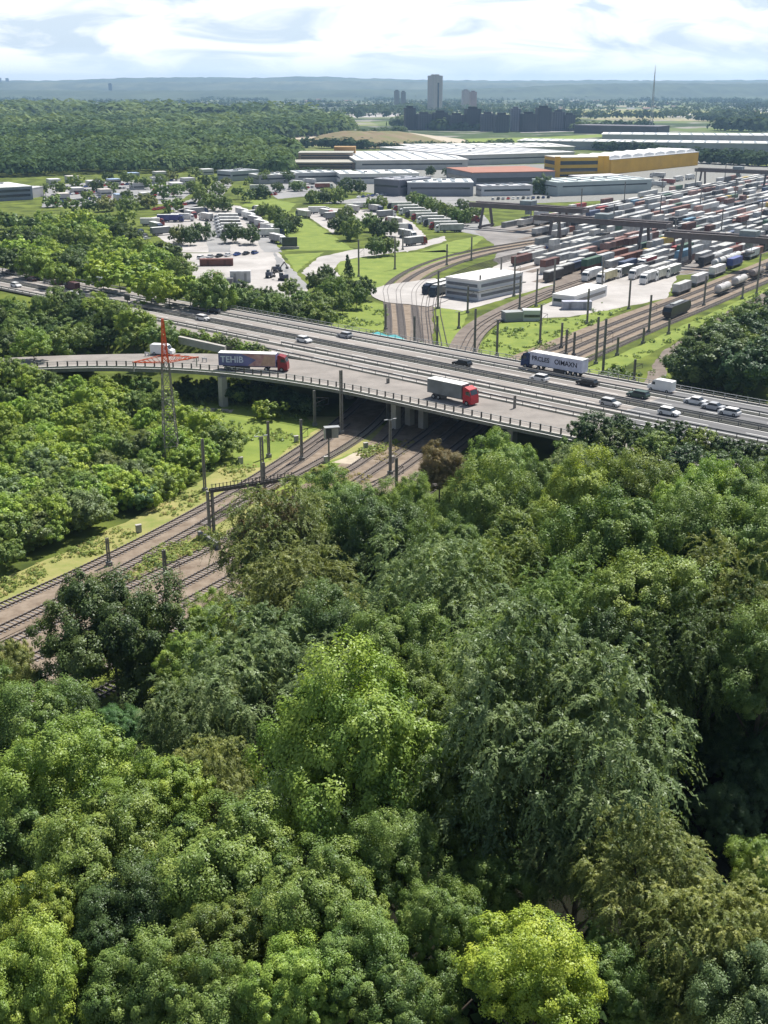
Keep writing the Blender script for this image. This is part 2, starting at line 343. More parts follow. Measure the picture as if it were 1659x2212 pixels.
def crown_mesh(name, seed, lobes, subs, leaves, size, style='broad', zr=.85, lobe_r=.40, mat_=None, cone=False):
    """unit crown (radius 1): lobes on an uneven ellipsoid, leaf clumps on the lobes, leaves on the clumps"""
    R = np.random.default_rng(seed)
    g = (np.arange(lobes) + .5) / lobes; ph = np.arange(lobes) * 2.39996 + R.uniform(0, 6)
    z = 1 - 1.72 * g; rad = np.sqrt(np.clip(1 - z * z, 0, 1))
    L = np.stack([np.cos(ph) * rad, np.sin(ph) * rad, z * zr], 1) * R.uniform(.42, .92, (lobes, 1)) + R.normal(0, .07, (lobes, 3))
    lr = lobe_r * R.uniform(.55, 1.25, lobes)
    if cone:
        hh = np.linspace(0, 1, lobes); L = np.stack([np.cos(ph) * (1 - hh) * .45, np.sin(ph) * (1 - hh) * .45, hh * 2.4 - 1], 1); lr = .35 * (1 - hh) + .12
    d = sphere_dirs(lobes * subs, R).reshape(lobes, subs, 3); d[..., 2] = d[..., 2] * .9 + .12
    S = (L[:, None] + d * lr[:, None, None] * R.uniform(.72, 1.05, (lobes, subs, 1))).reshape(-1, 3)
    outw = unit(S * .6 + d.reshape(-1, 3)); st = np.clip(R.normal(.5, .22, len(S)) + np.repeat(R.normal(0, .1, lobes), subs), 0, 1)
    sr = np.repeat(lr, subs) * R.uniform(.26, .44, len(S))
    if style == 'broad':
        k = leaves; e = sphere_dirs(len(S) * k, R).reshape(-1, k, 3); e = unit(e + outw[:, None] * .35)
        c = S[:, None] + e * (sr[:, None, None] * R.uniform(.35, 1.05, (len(S), k, 1)))
        nrm = unit(e * .55 + outw[:, None] * .35 + np.array([0, 0, .45]) + R.normal(0, .24, c.shape))
        asp = R.uniform(.55, .8, (len(S), k, 1))
        rnd = R.normal(size=c.shape); t1 = unit(np.cross(nrm, rnd)); t2 = np.cross(nrm, t1)
        sz = size * R.uniform(.65, 1.3, (len(S), k, 1)); t1 = t1 * sz; t2 = t2 * sz * asp
    else:                                        # feathery: leaflets hang along arching sprays
        k = leaves; strands = 7; per = k // strands; k = per * strands
        sd = unit(outw[:, None] * .75 + R.normal(0, .62, (len(S), strands, 3)) + np.array([0, 0, .15]))
        t = np.linspace(.05, 1, per)[None, None, :, None]; Ls = (sr * 1.75)[:, None, None, None] * R.uniform(.7, 1.3, (len(S), strands, 1, 1))
        c = S[:, None, None] + sd[:, :, None] * t * Ls + np.array([0, 0, -1.]) * (t ** 2) * Ls * .62
        tang = unit(sd[:, :, None] + np.array([0, 0, -1.24]) * t)
        side = unit(np.cross(tang, np.array([0, 0, 1.])) + R.normal(0, .3, c.shape))
        c = c + side * R.normal(0, size * .8, c.shape[:-1] + (1,)) + R.normal(0, size * .3, c.shape)
        sz = size * R.uniform(.7, 1.3, c.shape[:-1] + (1,)); t1 = unit(tang * .7 + side * R.choice([-1, 1], c.shape[:-1] + (1,)) * .7) * sz * 1.25; t2 = unit(np.cross(np.cross(tang, side), t1)) * sz * .5
        c = c.reshape(len(S), k, 3); t1 = t1.reshape(len(S), k, 3); t2 = t2.reshape(len(S), k, 3)
    tint = np.clip(st[:, None] + R.normal(0, .085, (len(S), k)), 0, 1).reshape(-1)
    return finish_cloud(name, c.reshape(-1, 3), t1.reshape(-1, 3), t2.reshape(-1, 3), tint, mat_ or M['leaf'])
CR = {
 'broad': [crown_mesh('crown', 10 + i, 24, 24, 200, .0172, lobe_r=.37) for i in range(4)],
 'feather': [crown_mesh('crown', 30 + i, 24, 22, 217, .0140, 'feather', lobe_r=.36) for i in range(4)],
 'mid': [crown_mesh('crown', 50 + i, 13, 16, 70, .044, lobe_r=.44) for i in range(5)],
 'bush': [crown_mesh('crown', 60 + i, 9, 12, 40, .07, zr=.7, lobe_r=.5) for i in range(3)],
 'small': [crown_mesh('crown', 70 + i, 9, 9, 26, .1, lobe_r=.46) for i in range(4)],
 'cone': [crown_mesh('crown', 80, 22, 10, 28, .07, cone=True)],
}
def trunk_mesh():
    b = MB(); b.cyl((0, 0, -.6), (0, 0, .55), .05, .034, 8); b.cyl((0, 0, .55), (.03, .01, 1.15), .034, .012, 8)
    for i in range(7):
        a = i * 2.4; z = .42 + i * .085; b.cyl((0, 0, z), (math.cos(a) * .3, math.sin(a) * .3, z + .26), .017, .006, 6)
    o = b.build('trunk', M['bark'], None, True); me = o.data; bpy.data.objects.remove(o); return me
TRUNK = trunk_mesh()
TREES = []          # (region, root, crown px u, v, kind, tone word)
def hitz(u, v, dz):
    a, b, c = ray(u, v); lo = 12.; t = lo
    while t < 9000:
        x, y, z = a * t, b * t, H + c * t
        if z < hgt(x, y) + dz: break
        t += .5 if t < 600 else 4
    return a * t, b * t, H + c * t, t
def tree_at(x, y, zc, r, kind, col, region, rz=None, hz=.85, cat='tree', tone='green', stem=None):
    g = hgt(x, y); rr = random
    root = empty('shrub' if cat == 'shrub' else ('conifer' if kind == 'cone' else 'tree'), (x, y, g), 0)
    vm = rr.uniform(.88, 1.12); rm = rr.uniform(.92, 1.08)
    cr = link('crown', rr.choice(CR[kind]), root); cr.location = (0, 0, zc - g); cr.scale = (r * rr.uniform(.93, 1.07), r * rr.uniform(.93, 1.07), r * hz); cr.rotation_euler = (rr.uniform(-.08, .08), rr.uniform(-.08, .08), rr.uniform(0, 6.28))
    cr.color = (col[0] * vm * rm, col[1] * vm, col[2] * vm / rm, 1)
    if cat != 'shrub':
        tk = link('trunk', TRUNK, root); hgtt = max(1.5, zc - g); tk.scale = (hgtt * .55, hgtt * .55, hgtt * .86)
    u, v, d = PX(x, y, zc); root['category'] = cat; TREES.append((region, root, u, v, kind, tone)); return root
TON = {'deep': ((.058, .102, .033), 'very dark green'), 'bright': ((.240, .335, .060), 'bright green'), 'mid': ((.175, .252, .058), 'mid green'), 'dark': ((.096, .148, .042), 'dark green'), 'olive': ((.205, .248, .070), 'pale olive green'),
       'grey': ((.190, .250, .095), 'grey green'), 'yellow': ((.325, .42, .052), 'yellow green'), 'brown': ((.220, .185, .080), 'brownish'), 'vivid': ((.105, .205, .058), 'deep green'), 'lime': ((.30, .42, .066), 'lime green')}
def tree(u, v, w, kind, tone, region, dz=12., hz=.85, cat='tree', scale=1.):
    x, y, z, t = hitz(u, v, dz); r = w / 2 * t * (CP if 0 else 1) / F * scale
    d = PX(x, y, z)[2]; r = w / 2 * d / F * scale
    c, word = TON[tone]; return tree_at(x, y, z, r, kind, c, region, hz=hz, cat=cat, tone=word)

# the wood on the hill below the viewpoint
FW = [ # u, v, width, kind, tone, crown-centre height above ground
 (245, 1385, 350, 'broad', 'dark', 9), (60, 1590, 300, 'broad', 'mid', 11), (255, 1572, 125, 'broad', 'vivid', 6), (555, 1465, 350, 'feather', 'grey', 12), (410, 1590, 270, 'feather', 'grey', 10),
 (140, 1715, 330, 'broad', 'bright', 12), (20, 1810, 260, 'broad', 'mid', 11), (335, 1740, 250, 'broad', 'bright', 11), (455, 1690, 200, 'feather', 'olive', 10), (770, 1660, 470, 'broad', 'bright', 14),
 (1030, 1745, 250, 'broad', 'mid', 11), (1180, 1600, 600, 'feather', 'grey', 15), (1400, 1900, 300, 'feather', 'olive', 12), (1560, 2030, 350, 'feather', 'olive', 12), (1640, 2180, 300, 'broad', 'grey', 11),
 (1150, 2110, 330, 'broad', 'yellow', 12), (950, 2010, 230, 'broad', 'mid', 11), (500, 1890, 350, 'broad', 'mid', 12), (690, 1960, 300, 'broad', 'mid', 12), (230, 1870, 330, 'broad', 'mid', 11),
 (270, 2000, 270, 'broad', 'dark', 11), (110, 1990, 250, 'broad', 'bright', 10), (70, 2140, 280, 'broad', 'bright', 11), (300, 2150, 260, 'broad', 'mid', 10), (470, 2060, 270, 'broad', 'mid', 11),
 (480, 2200, 260, 'broad', 'mid', 10), (640, 2140, 270, 'broad', 'bright', 11), (770, 2090, 240, 'broad', 'mid', 11), (880, 2200, 240, 'broad', 'mid', 10), (1330, 2130, 240, 'broad', 'mid', 9),
 (610, 1180, 300, 'feather', 'olive', 10), (600, 1150, 170, 'feather', 'brown', 12), (815, 1180, 240, 'broad', 'dark', 10), (640, 1300, 290, 'feather', 'olive', 11), (950, 1320, 330, 'feather', 'grey', 12),
 (860, 1420, 270, 'broad', 'mid', 11), (1040, 1140, 260, 'broad', 'mid', 10), (1085, 1010, 170, 'broad', 'bright', 8), (950, 1015, 115, 'broad', 'brown', 6), (1230, 1020, 130, 'feather', 'grey', 8),
 (1265, 1100, 240, 'broad', 'bright', 10), (1400, 1090, 230, 'broad', 'mid', 9), (1530, 1100, 220, 'broad', 'bright', 9), (1640, 1095, 200, 'broad', 'mid', 9), (1140, 1240, 290, 'feather', 'mid', 11),
 (1330, 1200, 300, 'broad', 'mid', 12), (1480, 1190, 260, 'broad', 'mid', 11), (1610, 1180, 260, 'broad', 'mid', 11), (1230, 1340, 290, 'feather', 'mid', 12), (1410, 1320, 320, 'broad', 'mid', 13),
 (1580, 1330, 310, 'feather', 'olive', 12), (1510, 1420, 300, 'feather', 'dark', 11), (1650, 1440, 250, 'broad', 'mid', 12), (1330, 1440, 240, 'broad', 'dark', 10), (1060, 1440, 270, 'feather', 'mid', 11),
 (720, 1400, 260, 'broad', 'dark', 10), (700, 1500, 240, 'feather', 'grey', 10), (455, 1350, 130, 'broad', 'lime', 5), (430, 1440, 180, 'broad', 'bright', 8), (900, 1530, 240, 'broad', 'mid', 11),
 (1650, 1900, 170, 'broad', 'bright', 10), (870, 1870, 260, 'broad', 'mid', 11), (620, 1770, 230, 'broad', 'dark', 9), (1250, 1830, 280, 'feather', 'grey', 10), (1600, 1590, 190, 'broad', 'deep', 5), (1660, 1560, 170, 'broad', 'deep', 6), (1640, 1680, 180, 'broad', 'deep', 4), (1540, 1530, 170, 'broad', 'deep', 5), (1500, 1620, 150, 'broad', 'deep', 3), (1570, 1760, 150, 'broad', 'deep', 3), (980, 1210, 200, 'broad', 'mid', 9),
 (730, 1110, 190, 'broad', 'mid', 9), (880, 1110, 150, 'broad', 'bright', 8), (1160, 1080, 180, 'broad', 'mid', 9), (20, 1450, 140, 'broad', 'olive', 5), (150, 1560, 170, 'broad', 'dark', 8), (1460, 2180, 200, 'broad', 'olive', 8), (1060, 1930, 230, 'broad', 'mid', 8)]
for u, v, w, k, t, dz in FW: tree(u, v, w, k, t, 'hill', dz, hz=random.uniform(1., 1.25), scale=.9)

def inside(u, v, P):
    c = False; n = len(P)
    for i in range(n):
        (a, b), (d, e) = P[i], P[i - 1]
        if (b > v) != (e > v) and u < (d - a) * (v - b) / (e - b) + a: c = not c
    return c
def fill(P, n, wr, kinds, tones, region, dz, jit=.5, hz=(.8, 1.), cat='tree', avoid=()):
    """plant a measured outline evenly: n trees, farthest-first"""
    us = [p[0] for p in P]; vs = [p[1] for p in P]; pts = []
    tries = 0; rad = math.sqrt((max(us) - min(us)) * (max(vs) - min(vs)) / n) * .95
    while len(pts) < n and tries < 6000:
        tries += 1; u, v = random.uniform(min(us), max(us)), random.uniform(min(vs), max(vs))
        if tries % 150 == 149: rad *= .93
        if inside(u, v, P) and all(math.hypot(u - a, (v - b) * 1.25) > rad for a, b in pts): pts.append((u, v))
    for u, v in pts:
        f = (v - min(vs)) / max(1, max(vs) - min(vs)); w = (wr[0] + (wr[1] - wr[0]) * f) * random.uniform(.75, 1.3)
        tree(u, v, w, random.choice(kinds), random.choice(tones), region, dz * random.uniform(.7, 1.25), random.uniform(*hz), cat)
# thicket between the ramp and the tracks
fill([(0, 800), (105, 815), (200, 835), (330, 825), (365, 870), (390, 905), (485, 925), (495, 960), (410, 1015), (280, 1075), (150, 1115), (0, 1180)], 70, (55, 100), ['mid'], ['bright', 'lime', 'lime', 'mid', 'lime', 'grey'], 'thicket', 3.3, cat='shrub')
for u, v, w, t in [(20, 1195, 70, 'mid'), (110, 1150, 70, 'bright'), (190, 1115, 75, 'mid'), (300, 1070, 80, 'vivid'), (345, 1040, 70, 'mid'), (490, 940, 60, 'bright'), (450, 975, 60, 'bright'), (20, 800, 70, 'mid'), (62, 812, 56, 'bright'), (40, 1130, 80, 'lime'), (140, 1080, 80, 'bright'), (240, 1050, 80, 'lime')]: tree(u, v, w, 'mid', t, 'thicket', 2.6, cat='shrub')
fill([(0, 830), (105, 835), (200, 850), (330, 845), (400, 915), (485, 940), (485, 965), (410, 1030), (280, 1090), (150, 1135), (0, 1205)], 75, (34, 60), ['bush'], ['bright', 'lime', 'mid', 'lime'], 'thicket', 1.3, cat='shrub')
# between motorway and ramp
fill([(0, 660), (120, 655), (225, 660), (300, 700), (362, 722), (335, 738), (110, 745), (0, 748)], 26, (60, 76), ['mid'], ['mid', 'dark', 'mid', 'bright'], 'wedge', 4.5)
# beyond the motorway on the left
fill([(0, 466), (150, 472), (270, 470), (285, 520), (385, 550), (420, 600), (500, 640), (420, 645), (330, 632), (200, 600), (90, 585), (0, 565)], 52, (48, 80), ['mid', 'mid', 'small'], ['bright', 'mid', 'lime', 'dark', 'lime', 'bright'], 'bank', 5)
fill([(500, 625), (640, 620), (700, 655), (700, 690), (610, 680), (510, 655)], 12, (55, 75), ['mid'], ['dark', 'mid'], 'bank', 4)
# right of the tracks, beyond the motorway
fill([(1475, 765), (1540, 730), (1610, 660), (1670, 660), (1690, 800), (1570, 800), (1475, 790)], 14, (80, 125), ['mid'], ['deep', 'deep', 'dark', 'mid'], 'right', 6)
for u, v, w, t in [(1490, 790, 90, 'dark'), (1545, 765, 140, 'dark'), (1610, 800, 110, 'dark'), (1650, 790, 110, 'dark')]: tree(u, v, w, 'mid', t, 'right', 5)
# at the near edge of the motorway on the right
for i, (x, y) in enumerate(offset([(86, 154), (78, 161.5), (72, 167), (66, 173), (61.5, 177.3), (57, 181.7), (53, 185.5), (49, 189), (45.5, 192.3), (42, 195.6), (38.5, 199)], 3.2)):
    for k, (o1, zc_, r_) in enumerate(((0, 10.3, 3.4), (4.6, 7.5, 3.8))):
        
        tn = ['deep', 'dark', 'deep', 'mid'][(i + k) % 4]; tree_at(x - o1 * .64 + random.uniform(-1, 1), y - o1 * .76 + random.uniform(-1, 1), zc_ + random.uniform(-.5, .6), r_ * random.uniform(.85, 1.15), 'mid', TON[tn][0], 'verge', tone=TON[tn][1])
ss_ = np.arange(-104, 60, 4.6)
for i, q in enumerate(ss_):
    x, y, _ = hw(q, -18.6); tn = ['deep', 'dark', 'deep', 'mid', 'deep'][i % 5]; tree_at(x + random.uniform(-1, 1), y + random.uniform(-1.2, 1.2), 9.1 + random.uniform(-.4, .5), random.uniform(2., 2.9), 'bush', TON[tn][0], 'island', tone=TON[tn][1], cat='shrub', hz=.95)
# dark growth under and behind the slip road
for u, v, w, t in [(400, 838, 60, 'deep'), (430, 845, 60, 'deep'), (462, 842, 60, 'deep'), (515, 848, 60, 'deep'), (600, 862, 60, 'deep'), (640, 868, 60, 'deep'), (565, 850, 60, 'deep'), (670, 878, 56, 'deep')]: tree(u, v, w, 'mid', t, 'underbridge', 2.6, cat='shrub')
# single trees in the yards
YT = [(385, 507, 44, 'olive'), (410, 510, 40, 'dark'), (430, 500, 48, 'dark'), (505, 505, 46, 'dark'), (540, 508, 44, 'dark'), (437, 425, 42, 'mid'), (458, 440, 44, 'mid'), (485, 442, 36, 'mid'), (570, 455, 34, 'mid'), (600, 470, 44, 'mid'), (632, 482, 44, 'dark'), (610, 490, 40, 'dark'),
      (735, 485, 44, 'dark'), (757, 500, 50, 'mid'), (745, 470, 40, 'mid'), (800, 482, 42, 'mid'), (820, 495, 46, 'dark'), (845, 492, 36, 'dark'), (813, 533, 44, 'mid'), (840, 530, 40, 'mid'),
      (895, 430, 30, 'mid'), (915, 437, 32, 'mid'), (930, 445, 30, 'mid'), (950, 450, 36, 'mid'), (968, 458, 34, 'mid'), (985, 466, 36, 'mid'), (1005, 470, 34, 'mid'), (1020, 462, 36, 'mid'), (1000, 448, 30, 'dark'), (805, 440, 30, 'mid'), (825, 440, 28, 'mid'),
      (675, 425, 36, 'mid'), (700, 425, 32, 'dark'), (730, 425, 34, 'mid'), (745, 405, 34, 'dark'), (775, 405, 34, 'dark'), (1173, 405, 52, 'dark'), (930, 370, 22, 'dark'), (967, 372, 20, 'dark'),
      (690, 610, 58, 'dark'), (715, 635, 60, 'mid'), (745, 618, 50, 'mid'), (785, 622, 48, 'dark'), (770, 640, 44, 'mid'), (700, 655, 50, 'mid'), (740, 650, 46, 'mid'), (706, 590, 36, 'dark')]
for u, v, w, t in YT: tree(u, v, w, 'mid', t, 'yard', 4.2, 1.08)
tree(753, 580, 34, 'cone', 'dark', 'yard', 4.5, 1.15)
fill([(95, 400), (240, 378), (400, 372), (640, 380), (650, 410), (520, 425), (420, 405), (400, 445), (280, 448), (100, 445)], 34, (26, 40), ['small', 'mid'], ['mid', 'dark', 'mid', 'olive'], 'town', 4.5)
# lone bushes by the ramp
for u, v, w, t in [(540, 838, 80, 'bright'), (520, 850, 50, 'mid'), (580, 884, 62, 'bright')]: tree(u, v, w, 'bush', t, 'bush', 2.2, cat='shrub')
SH = [(430, 728), (455, 732), (480, 738), (505, 744), (530, 750), (552, 754), (570, 762), (400, 722)]
for i, (u, v) in enumerate(SH): tree(u, v, 34, 'bush', ['mid', 'bright', 'dark'][i % 3], 'median', 1.0, cat='shrub')

PLACE = {'hill': ('near hill wood', 7), 'thicket': ('thicket by the tracks', 6), 'wedge': ('wood beside the ramp', 5), 'bank': ('wood behind the motorway', 7),
         'right': ('dark grove', 5), 'verge': ('motorway verge', 6), 'yard': ('goods yard lots', 8), 'town': ('far car lots', 8), 'bush': ('ramp grass', 3), 'median': ('ramp strip', 8), 'island': ('planted strip', 9), 'underbridge': ('slip road shade', 8)}
def name_trees():
    for reg, (place, per) in PLACE.items():
        T = sorted([t for t in TREES if t[0] == reg], key=lambda t: -t[3])
        rows = [T[i:i + per] for i in range(0, len(T), per)]
        for ri, row in enumerate(rows):
            for ci, t in enumerate(sorted(row, key=lambda t: t[2])):
                kind = {'feather': 'feathery tree', 'cone': 'pointed conifer', 'bush': 'bush'}.get(t[4], 'leafy bush' if t[1]['category'] == 'shrub' else 'leafy tree')
                t[1]['label'] = f"{t[5]} {kind} in the {place}, {od(ci)} from left, {od(ri)} row up"
                t[1]['group'] = 'trees and bushes of the ' + place
name_trees()

# ------------------------------------------------------------------ far forest and woods (uncountable masses)
def mass(name, pos, rad, seed, leaf, nl, m, colr):
    """a far wood as one mass: many rough crowns in one mesh"""
    R = np.random.default_rng(seed); n = len(pos); K = 7; T = []
    for k in range(K):
        d = sphere_dirs(nl, R); d[:, 2] = np.abs(d[:, 2]) * 1.1 - .12
        rr = R.uniform(.75, 1.12, (nl, 1)); c = d * rr * np.array([1, 1, 1.]); nm = unit(d + np.array([0, 0, .35]) + R.normal(0, .2, d.shape)); t1 = unit(np.cross(nm, R.normal(size=d.shape))); t2 = np.cross(nm, t1)
        s = leaf * R.uniform(.6, 1.3, (nl, 1)); T.append((c, t1 * s, t2 * s * .75))
    pick = R.integers(0, K, n); A = [np.stack([T[k][j] for k in range(K)])[pick] for j in range(3)]
    r = np.asarray(rad)[:, None, None]; c = np.asarray(pos)[:, None] + A[0] * r
    P_ = np.asarray(pos); pt = .24 * np.sin(P_[:, 0] * .021 + 1.7 * np.sin(P_[:, 1] * .0043)) + .2 * np.sin(P_[:, 1] * .0127 + P_[:, 0] * .006)
    tint = np.clip(.45 + pt[:, None] + R.normal(0, .2, (n, 1)) + R.normal(0, .08, (n, nl)), 0, 1)
    me = finish_cloud(name, c.reshape(-1, 3), (A[1] * r).reshape(-1, 3), (A[2] * r).reshape(-1, 3), tint.reshape(-1), m)
    o = link(name, me); o.color = (*colr, 1); return tag(o, kind='stuff')
CLEAR = [(100, 264, 60, 5), (20, 322, 70, 7), (160, 325, 50, 6), (330, 348, 40, 7), (480, 254, 70, 4), (620, 275, 50, 4.5), (260, 300, 50, 5), (430, 332, 44, 6), (560, 302, 44, 5), (230, 250, 60, 3)]
def scatter(P, spacing, zc, r, seed, jitter=.45):
    """points inside a ground outline (given as measured points), spacing growing with distance"""
    rr = random.Random(seed); W = [G(u, v) for u, v in P]; pos, rad = [], []
    y = min(p[1] for p in W); ymax = max(p[1] for p in W); x0 = min(p[0] for p in W); x1 = max(p[0] for p in W)
    while y < ymax:
        sp = spacing(y); x = max(x0, -.36 * y - 20)
        while x < min(x1, .36 * y + 20):
            a, b = x + rr.uniform(-jitter, jitter) * sp, y + rr.uniform(-jitter, jitter) * sp; u, v, d = PX(a, b)
            if inside(u, v, P) and not any(((u - q[0]) / q[2]) ** 2 + ((v - q[1]) / q[3]) ** 2 < 1 for q in CLEAR):
                k = rr.choice([.5, .7, .9, 1.2, 1.6]) * rr.uniform(.85, 1.15); pos.append((a, b, zc(b) * rr.uniform(.8, 1.25))); rad.append(r(b) * k)
            x += sp
        y += sp
    return pos, rad
p, r = scatter([(-40, 385), (180, 378), (420, 372), (620, 378), (640, 340), (560, 320), (600, 300), (760, 288), (-40, 300)], lambda y: 8.6 if y < 1200 else 12, lambda y: 4.6, lambda y: 6.6 if y < 1200 else 9.5, 1, .6)
mass('forest', p, r, 5, .21, 84, M['leaf_far'], (.103, .156, .068))
p, r = scatter([(-60, 302), (600, 302), (770, 286), (745, 269), (560, 255), (420, 251), (-60, 247)], lambda y: 16 if y < 2400 else 26, lambda y: 4.5, lambda y: 12.5 if y < 2400 else 20, 2, .6)
mass('distant_forest', p, r, 6, .26, 48, M['leaf_far'], (.125, .175, .076))
pos, rad = [], []
rr = random.Random(3)
def belt(u0, v0, u1, v1, n, r0, spread=1.):
    for i in range(n):
        t = (i + rr.random()) / n; x, y = G(u0 + (u1 - u0) * t, v0 + (v1 - v0) * t); pos.append((x + rr.uniform(-1, 1) * r0, y + rr.uniform(-1, 1) * r0 * spread, r0 * .5)); rad.append(r0 * rr.uniform(.7, 1.3))
for a in [(760, 300, 870, 290, 60, 7), (600, 318, 800, 322, 50, 7), (760, 322, 1100, 318, 60, 5), (860, 275, 960, 282, 50, 11), (960, 282, 1240, 282, 110, 8), (1120, 270, 1240, 278, 60, 11), (1240, 285, 1400, 276, 60, 9), (1540, 282, 1659, 285, 60, 12), (1500, 262, 1659, 266, 40, 9),
          (1420, 340, 1659, 352, 110, 6.5), (1290, 325, 1420, 330, 60, 6), (1510, 352, 1659, 360, 70, 6), (1110, 325, 1190, 330, 30, 6), (1010, 330, 1110, 318, 40, 6), (640, 380, 760, 392, 40, 4.5), (760, 250, 920, 240, 60, 14)]: belt(*a)
for i in range(210):                                   # hedges and copses on the plain
    y = 2600 * (1 + 2.2 * rr.random() ** 1.3); x = rr.uniform(-.36, .36) * y
    u, v, _ = PX(x, y)
    if u < 760 and v > 236: continue
    L = rr.uniform(60, 360); k = int(L / 22)
    for j in range(k): pos.append((x + (j - k / 2) * 22 + rr.uniform(-8, 8), y + rr.uniform(-14, 14), 7)); rad.append(rr.uniform(8, 15))
mass('distant_woods', pos, rad, 7, .36, 24, M['leaf_far'], (.075, .11, .06))

# ------------------------------------------------------------------ ground sheets
def S(name, pts, z, m): return sheet(name, poly(pts), z, M[m])
S('lawn', [(690, 690), (760, 665), (800, 650), (838, 660), (838, 745), (760, 735)], .03, 'lawn')
S('lawn', [(940, 660), (1010, 672), (985, 745), (945, 752)], .03, 'lawn')
S('lawn', [(1035, 745), (1080, 700), (1250, 685), (1300, 655), (1345, 668), (1120, 790), (1040, 775)], .03, 'lawn')
S('lawn', [(1250, 800), (1330, 770), (1659, 620), (1700, 600), (1700, 625), (1470, 730), (1310, 812)], .03, 'lawn')
S('lawn', [(725, 565), (800, 553), (960, 540), (1000, 555), (900, 580), (830, 615), (800, 640), (735, 600)], .03, 'lawn')
S('lawn', [(600, 520), (622, 470), (640, 455), (720, 510), (765, 540), (620, 542)], .03, 'lawn')
S('lawn', [(615, 550), (700, 545), (660, 570), (640, 590)], .03, 'lawn')
S('lawn', [(520, 445), (560, 425), (640, 440), (620, 460)], .03, 'lawn')
S('lawn', [(905, 545), (980, 520), (1060, 505), (1000, 545)], .03, 'lawn')
S('lawn', [(100, 838), (220, 838), (400, 850), (640, 880), (690, 925), (560, 1010), (400, 1010), (380, 900), (300, 850)], .03, 'lawn')
S('grass_verge', [(-40, 1270), (180, 1175), (400, 1060), (520, 985), (640, 900), (760, 900), (905, 940), (840, 1000), (700, 1070), (500, 1170), (380, 1240), (-40, 1480)], .02, 'drygrass')
S('grass_strip', [(575, 1065), (700, 1000), (860, 945), (870, 955), (800, 990), (690, 1062), (600, 1085)], .045, 'lawn')
S('sand_patch', [(715, 1000), (790, 968), (815, 972), (760, 1003)], .06, 'sand')
S('embankment_path', [(380, 880), (505, 885), (500, 892), (385, 887)], .05, 'sand')
S('gravel_path', [(1380, 840), (1430, 760), (1520, 700), (1659, 628), (1700, 615), (1700, 640), (1560, 700), (1440, 790), (1430, 850)], .04, 'ballast_far')
# yards and lots
S('yard_paving', [(840, 612), (905, 620), (1050, 585), (1100, 560), (1180, 540), (1240, 600), (1060, 655), (1000, 672), (925, 662), (835, 653), (805, 640), (800, 628)], .05, 'pave')
S('yard_paving', [(1120, 690), (1195, 650), (1300, 590), (1400, 560), (1480, 560), (1440, 645), (1340, 665), (1230, 685)], .05, 'pave')
yd = [(.559 * s + .829 * w, .829 * s - .559 * w) for s, w in [(395, -196), (430, -160), (450, -150), (1100, -150), (1100, -300), (760, -300), (700, -296), (520, -296), (470, -255), (430, -235)]]
sheet('terminal_paving', yd, .045, mat('worn_shaded_paving', (.15, .14, .135), .9, c2=(.30, .28, .265), scale=.06, detail=9))  # worn paving, darkened to paint in the shadow between container rows
S('lot_paving', [(310, 475), (440, 440), (520, 445), (560, 480), (600, 540), (555, 548), (390, 545), (340, 510)], .05, 'pave')
S('concrete_lot', [(375, 548), (575, 545), (600, 545), (665, 625), (650, 650), (440, 620)], .055, 'pave')
S('lot_lane', [(440, 465), (475, 465), (500, 545), (450, 545)], .065, 'paveb')
S('lot_lane', [(525, 470), (560, 480), (610, 545), (570, 545)], .065, 'paveb')
S('service_road', [(590, 542), (650, 600), (668, 625), (645, 625), (600, 575)], .07, 'paveb')
S('curved_road', [(650, 590), (690, 555), (760, 540), (900, 525), (960, 510), (965, 520), (900, 540), (770, 557), (735, 565), (722, 580), (735, 600), (690, 610)], .06, 'pave')
S('truck_lot', [(640, 450), (680, 448), (830, 455), (890, 480), (920, 510), (880, 545), (850, 520), (790, 480), (740, 470), (720, 505)], .05, 'pave')
S('access_road', [(360, 450), (440, 420), (470, 385), (480, 365), (490, 365), (500, 400), (475, 430), (400, 462)], .05, 'paveb')
S('car_park', [(100, 400), (240, 392), (420, 385), (425, 410), (380, 440), (90, 448)], .04, 'paveb')
S('car_park', [(560, 400), (680, 392), (700, 420), (600, 430)], .04, 'paveb')
S('car_park', [(690, 440), (830, 420), (1000, 425), (1050, 470), (1090, 520), (990, 500), (880, 440)], .035, 'paveb')
S('hall_apron', [(760, 365), (1520, 345), (1659, 360), (1659, 385), (1400, 430), (1130, 440), (900, 430), (640, 395)], .03, 'conc_dark')
S('sand_field', [(600, 298), (720, 284), (880, 286), (1010, 302), (1010, 322), (800, 318), (650, 312)], .05, 'sand')
S('field', [(1000, 300), (1180, 296), (1290, 290), (1440, 286), (1200, 303), (1030, 318)], .05, 'lawn')
S('field', [(1240, 240), (1400, 238), (1659, 243), (1700, 250), (1420, 254), (1250, 252)], .05, 'drygrass')
for P in ([(1430, 246), (1600, 244), (1600, 247), (1435, 249)], [(1440, 251), (1640, 250), (1640, 253), (1445, 254)], [(745, 246), (870, 243), (860, 252), (760, 254)], [(1120, 283), (1260, 280), (1260, 284), (1125, 287)], [(1640, 240), (1660, 240), (1660, 243), (1640, 243)]): S('pale_field', P, .08, 'pave')

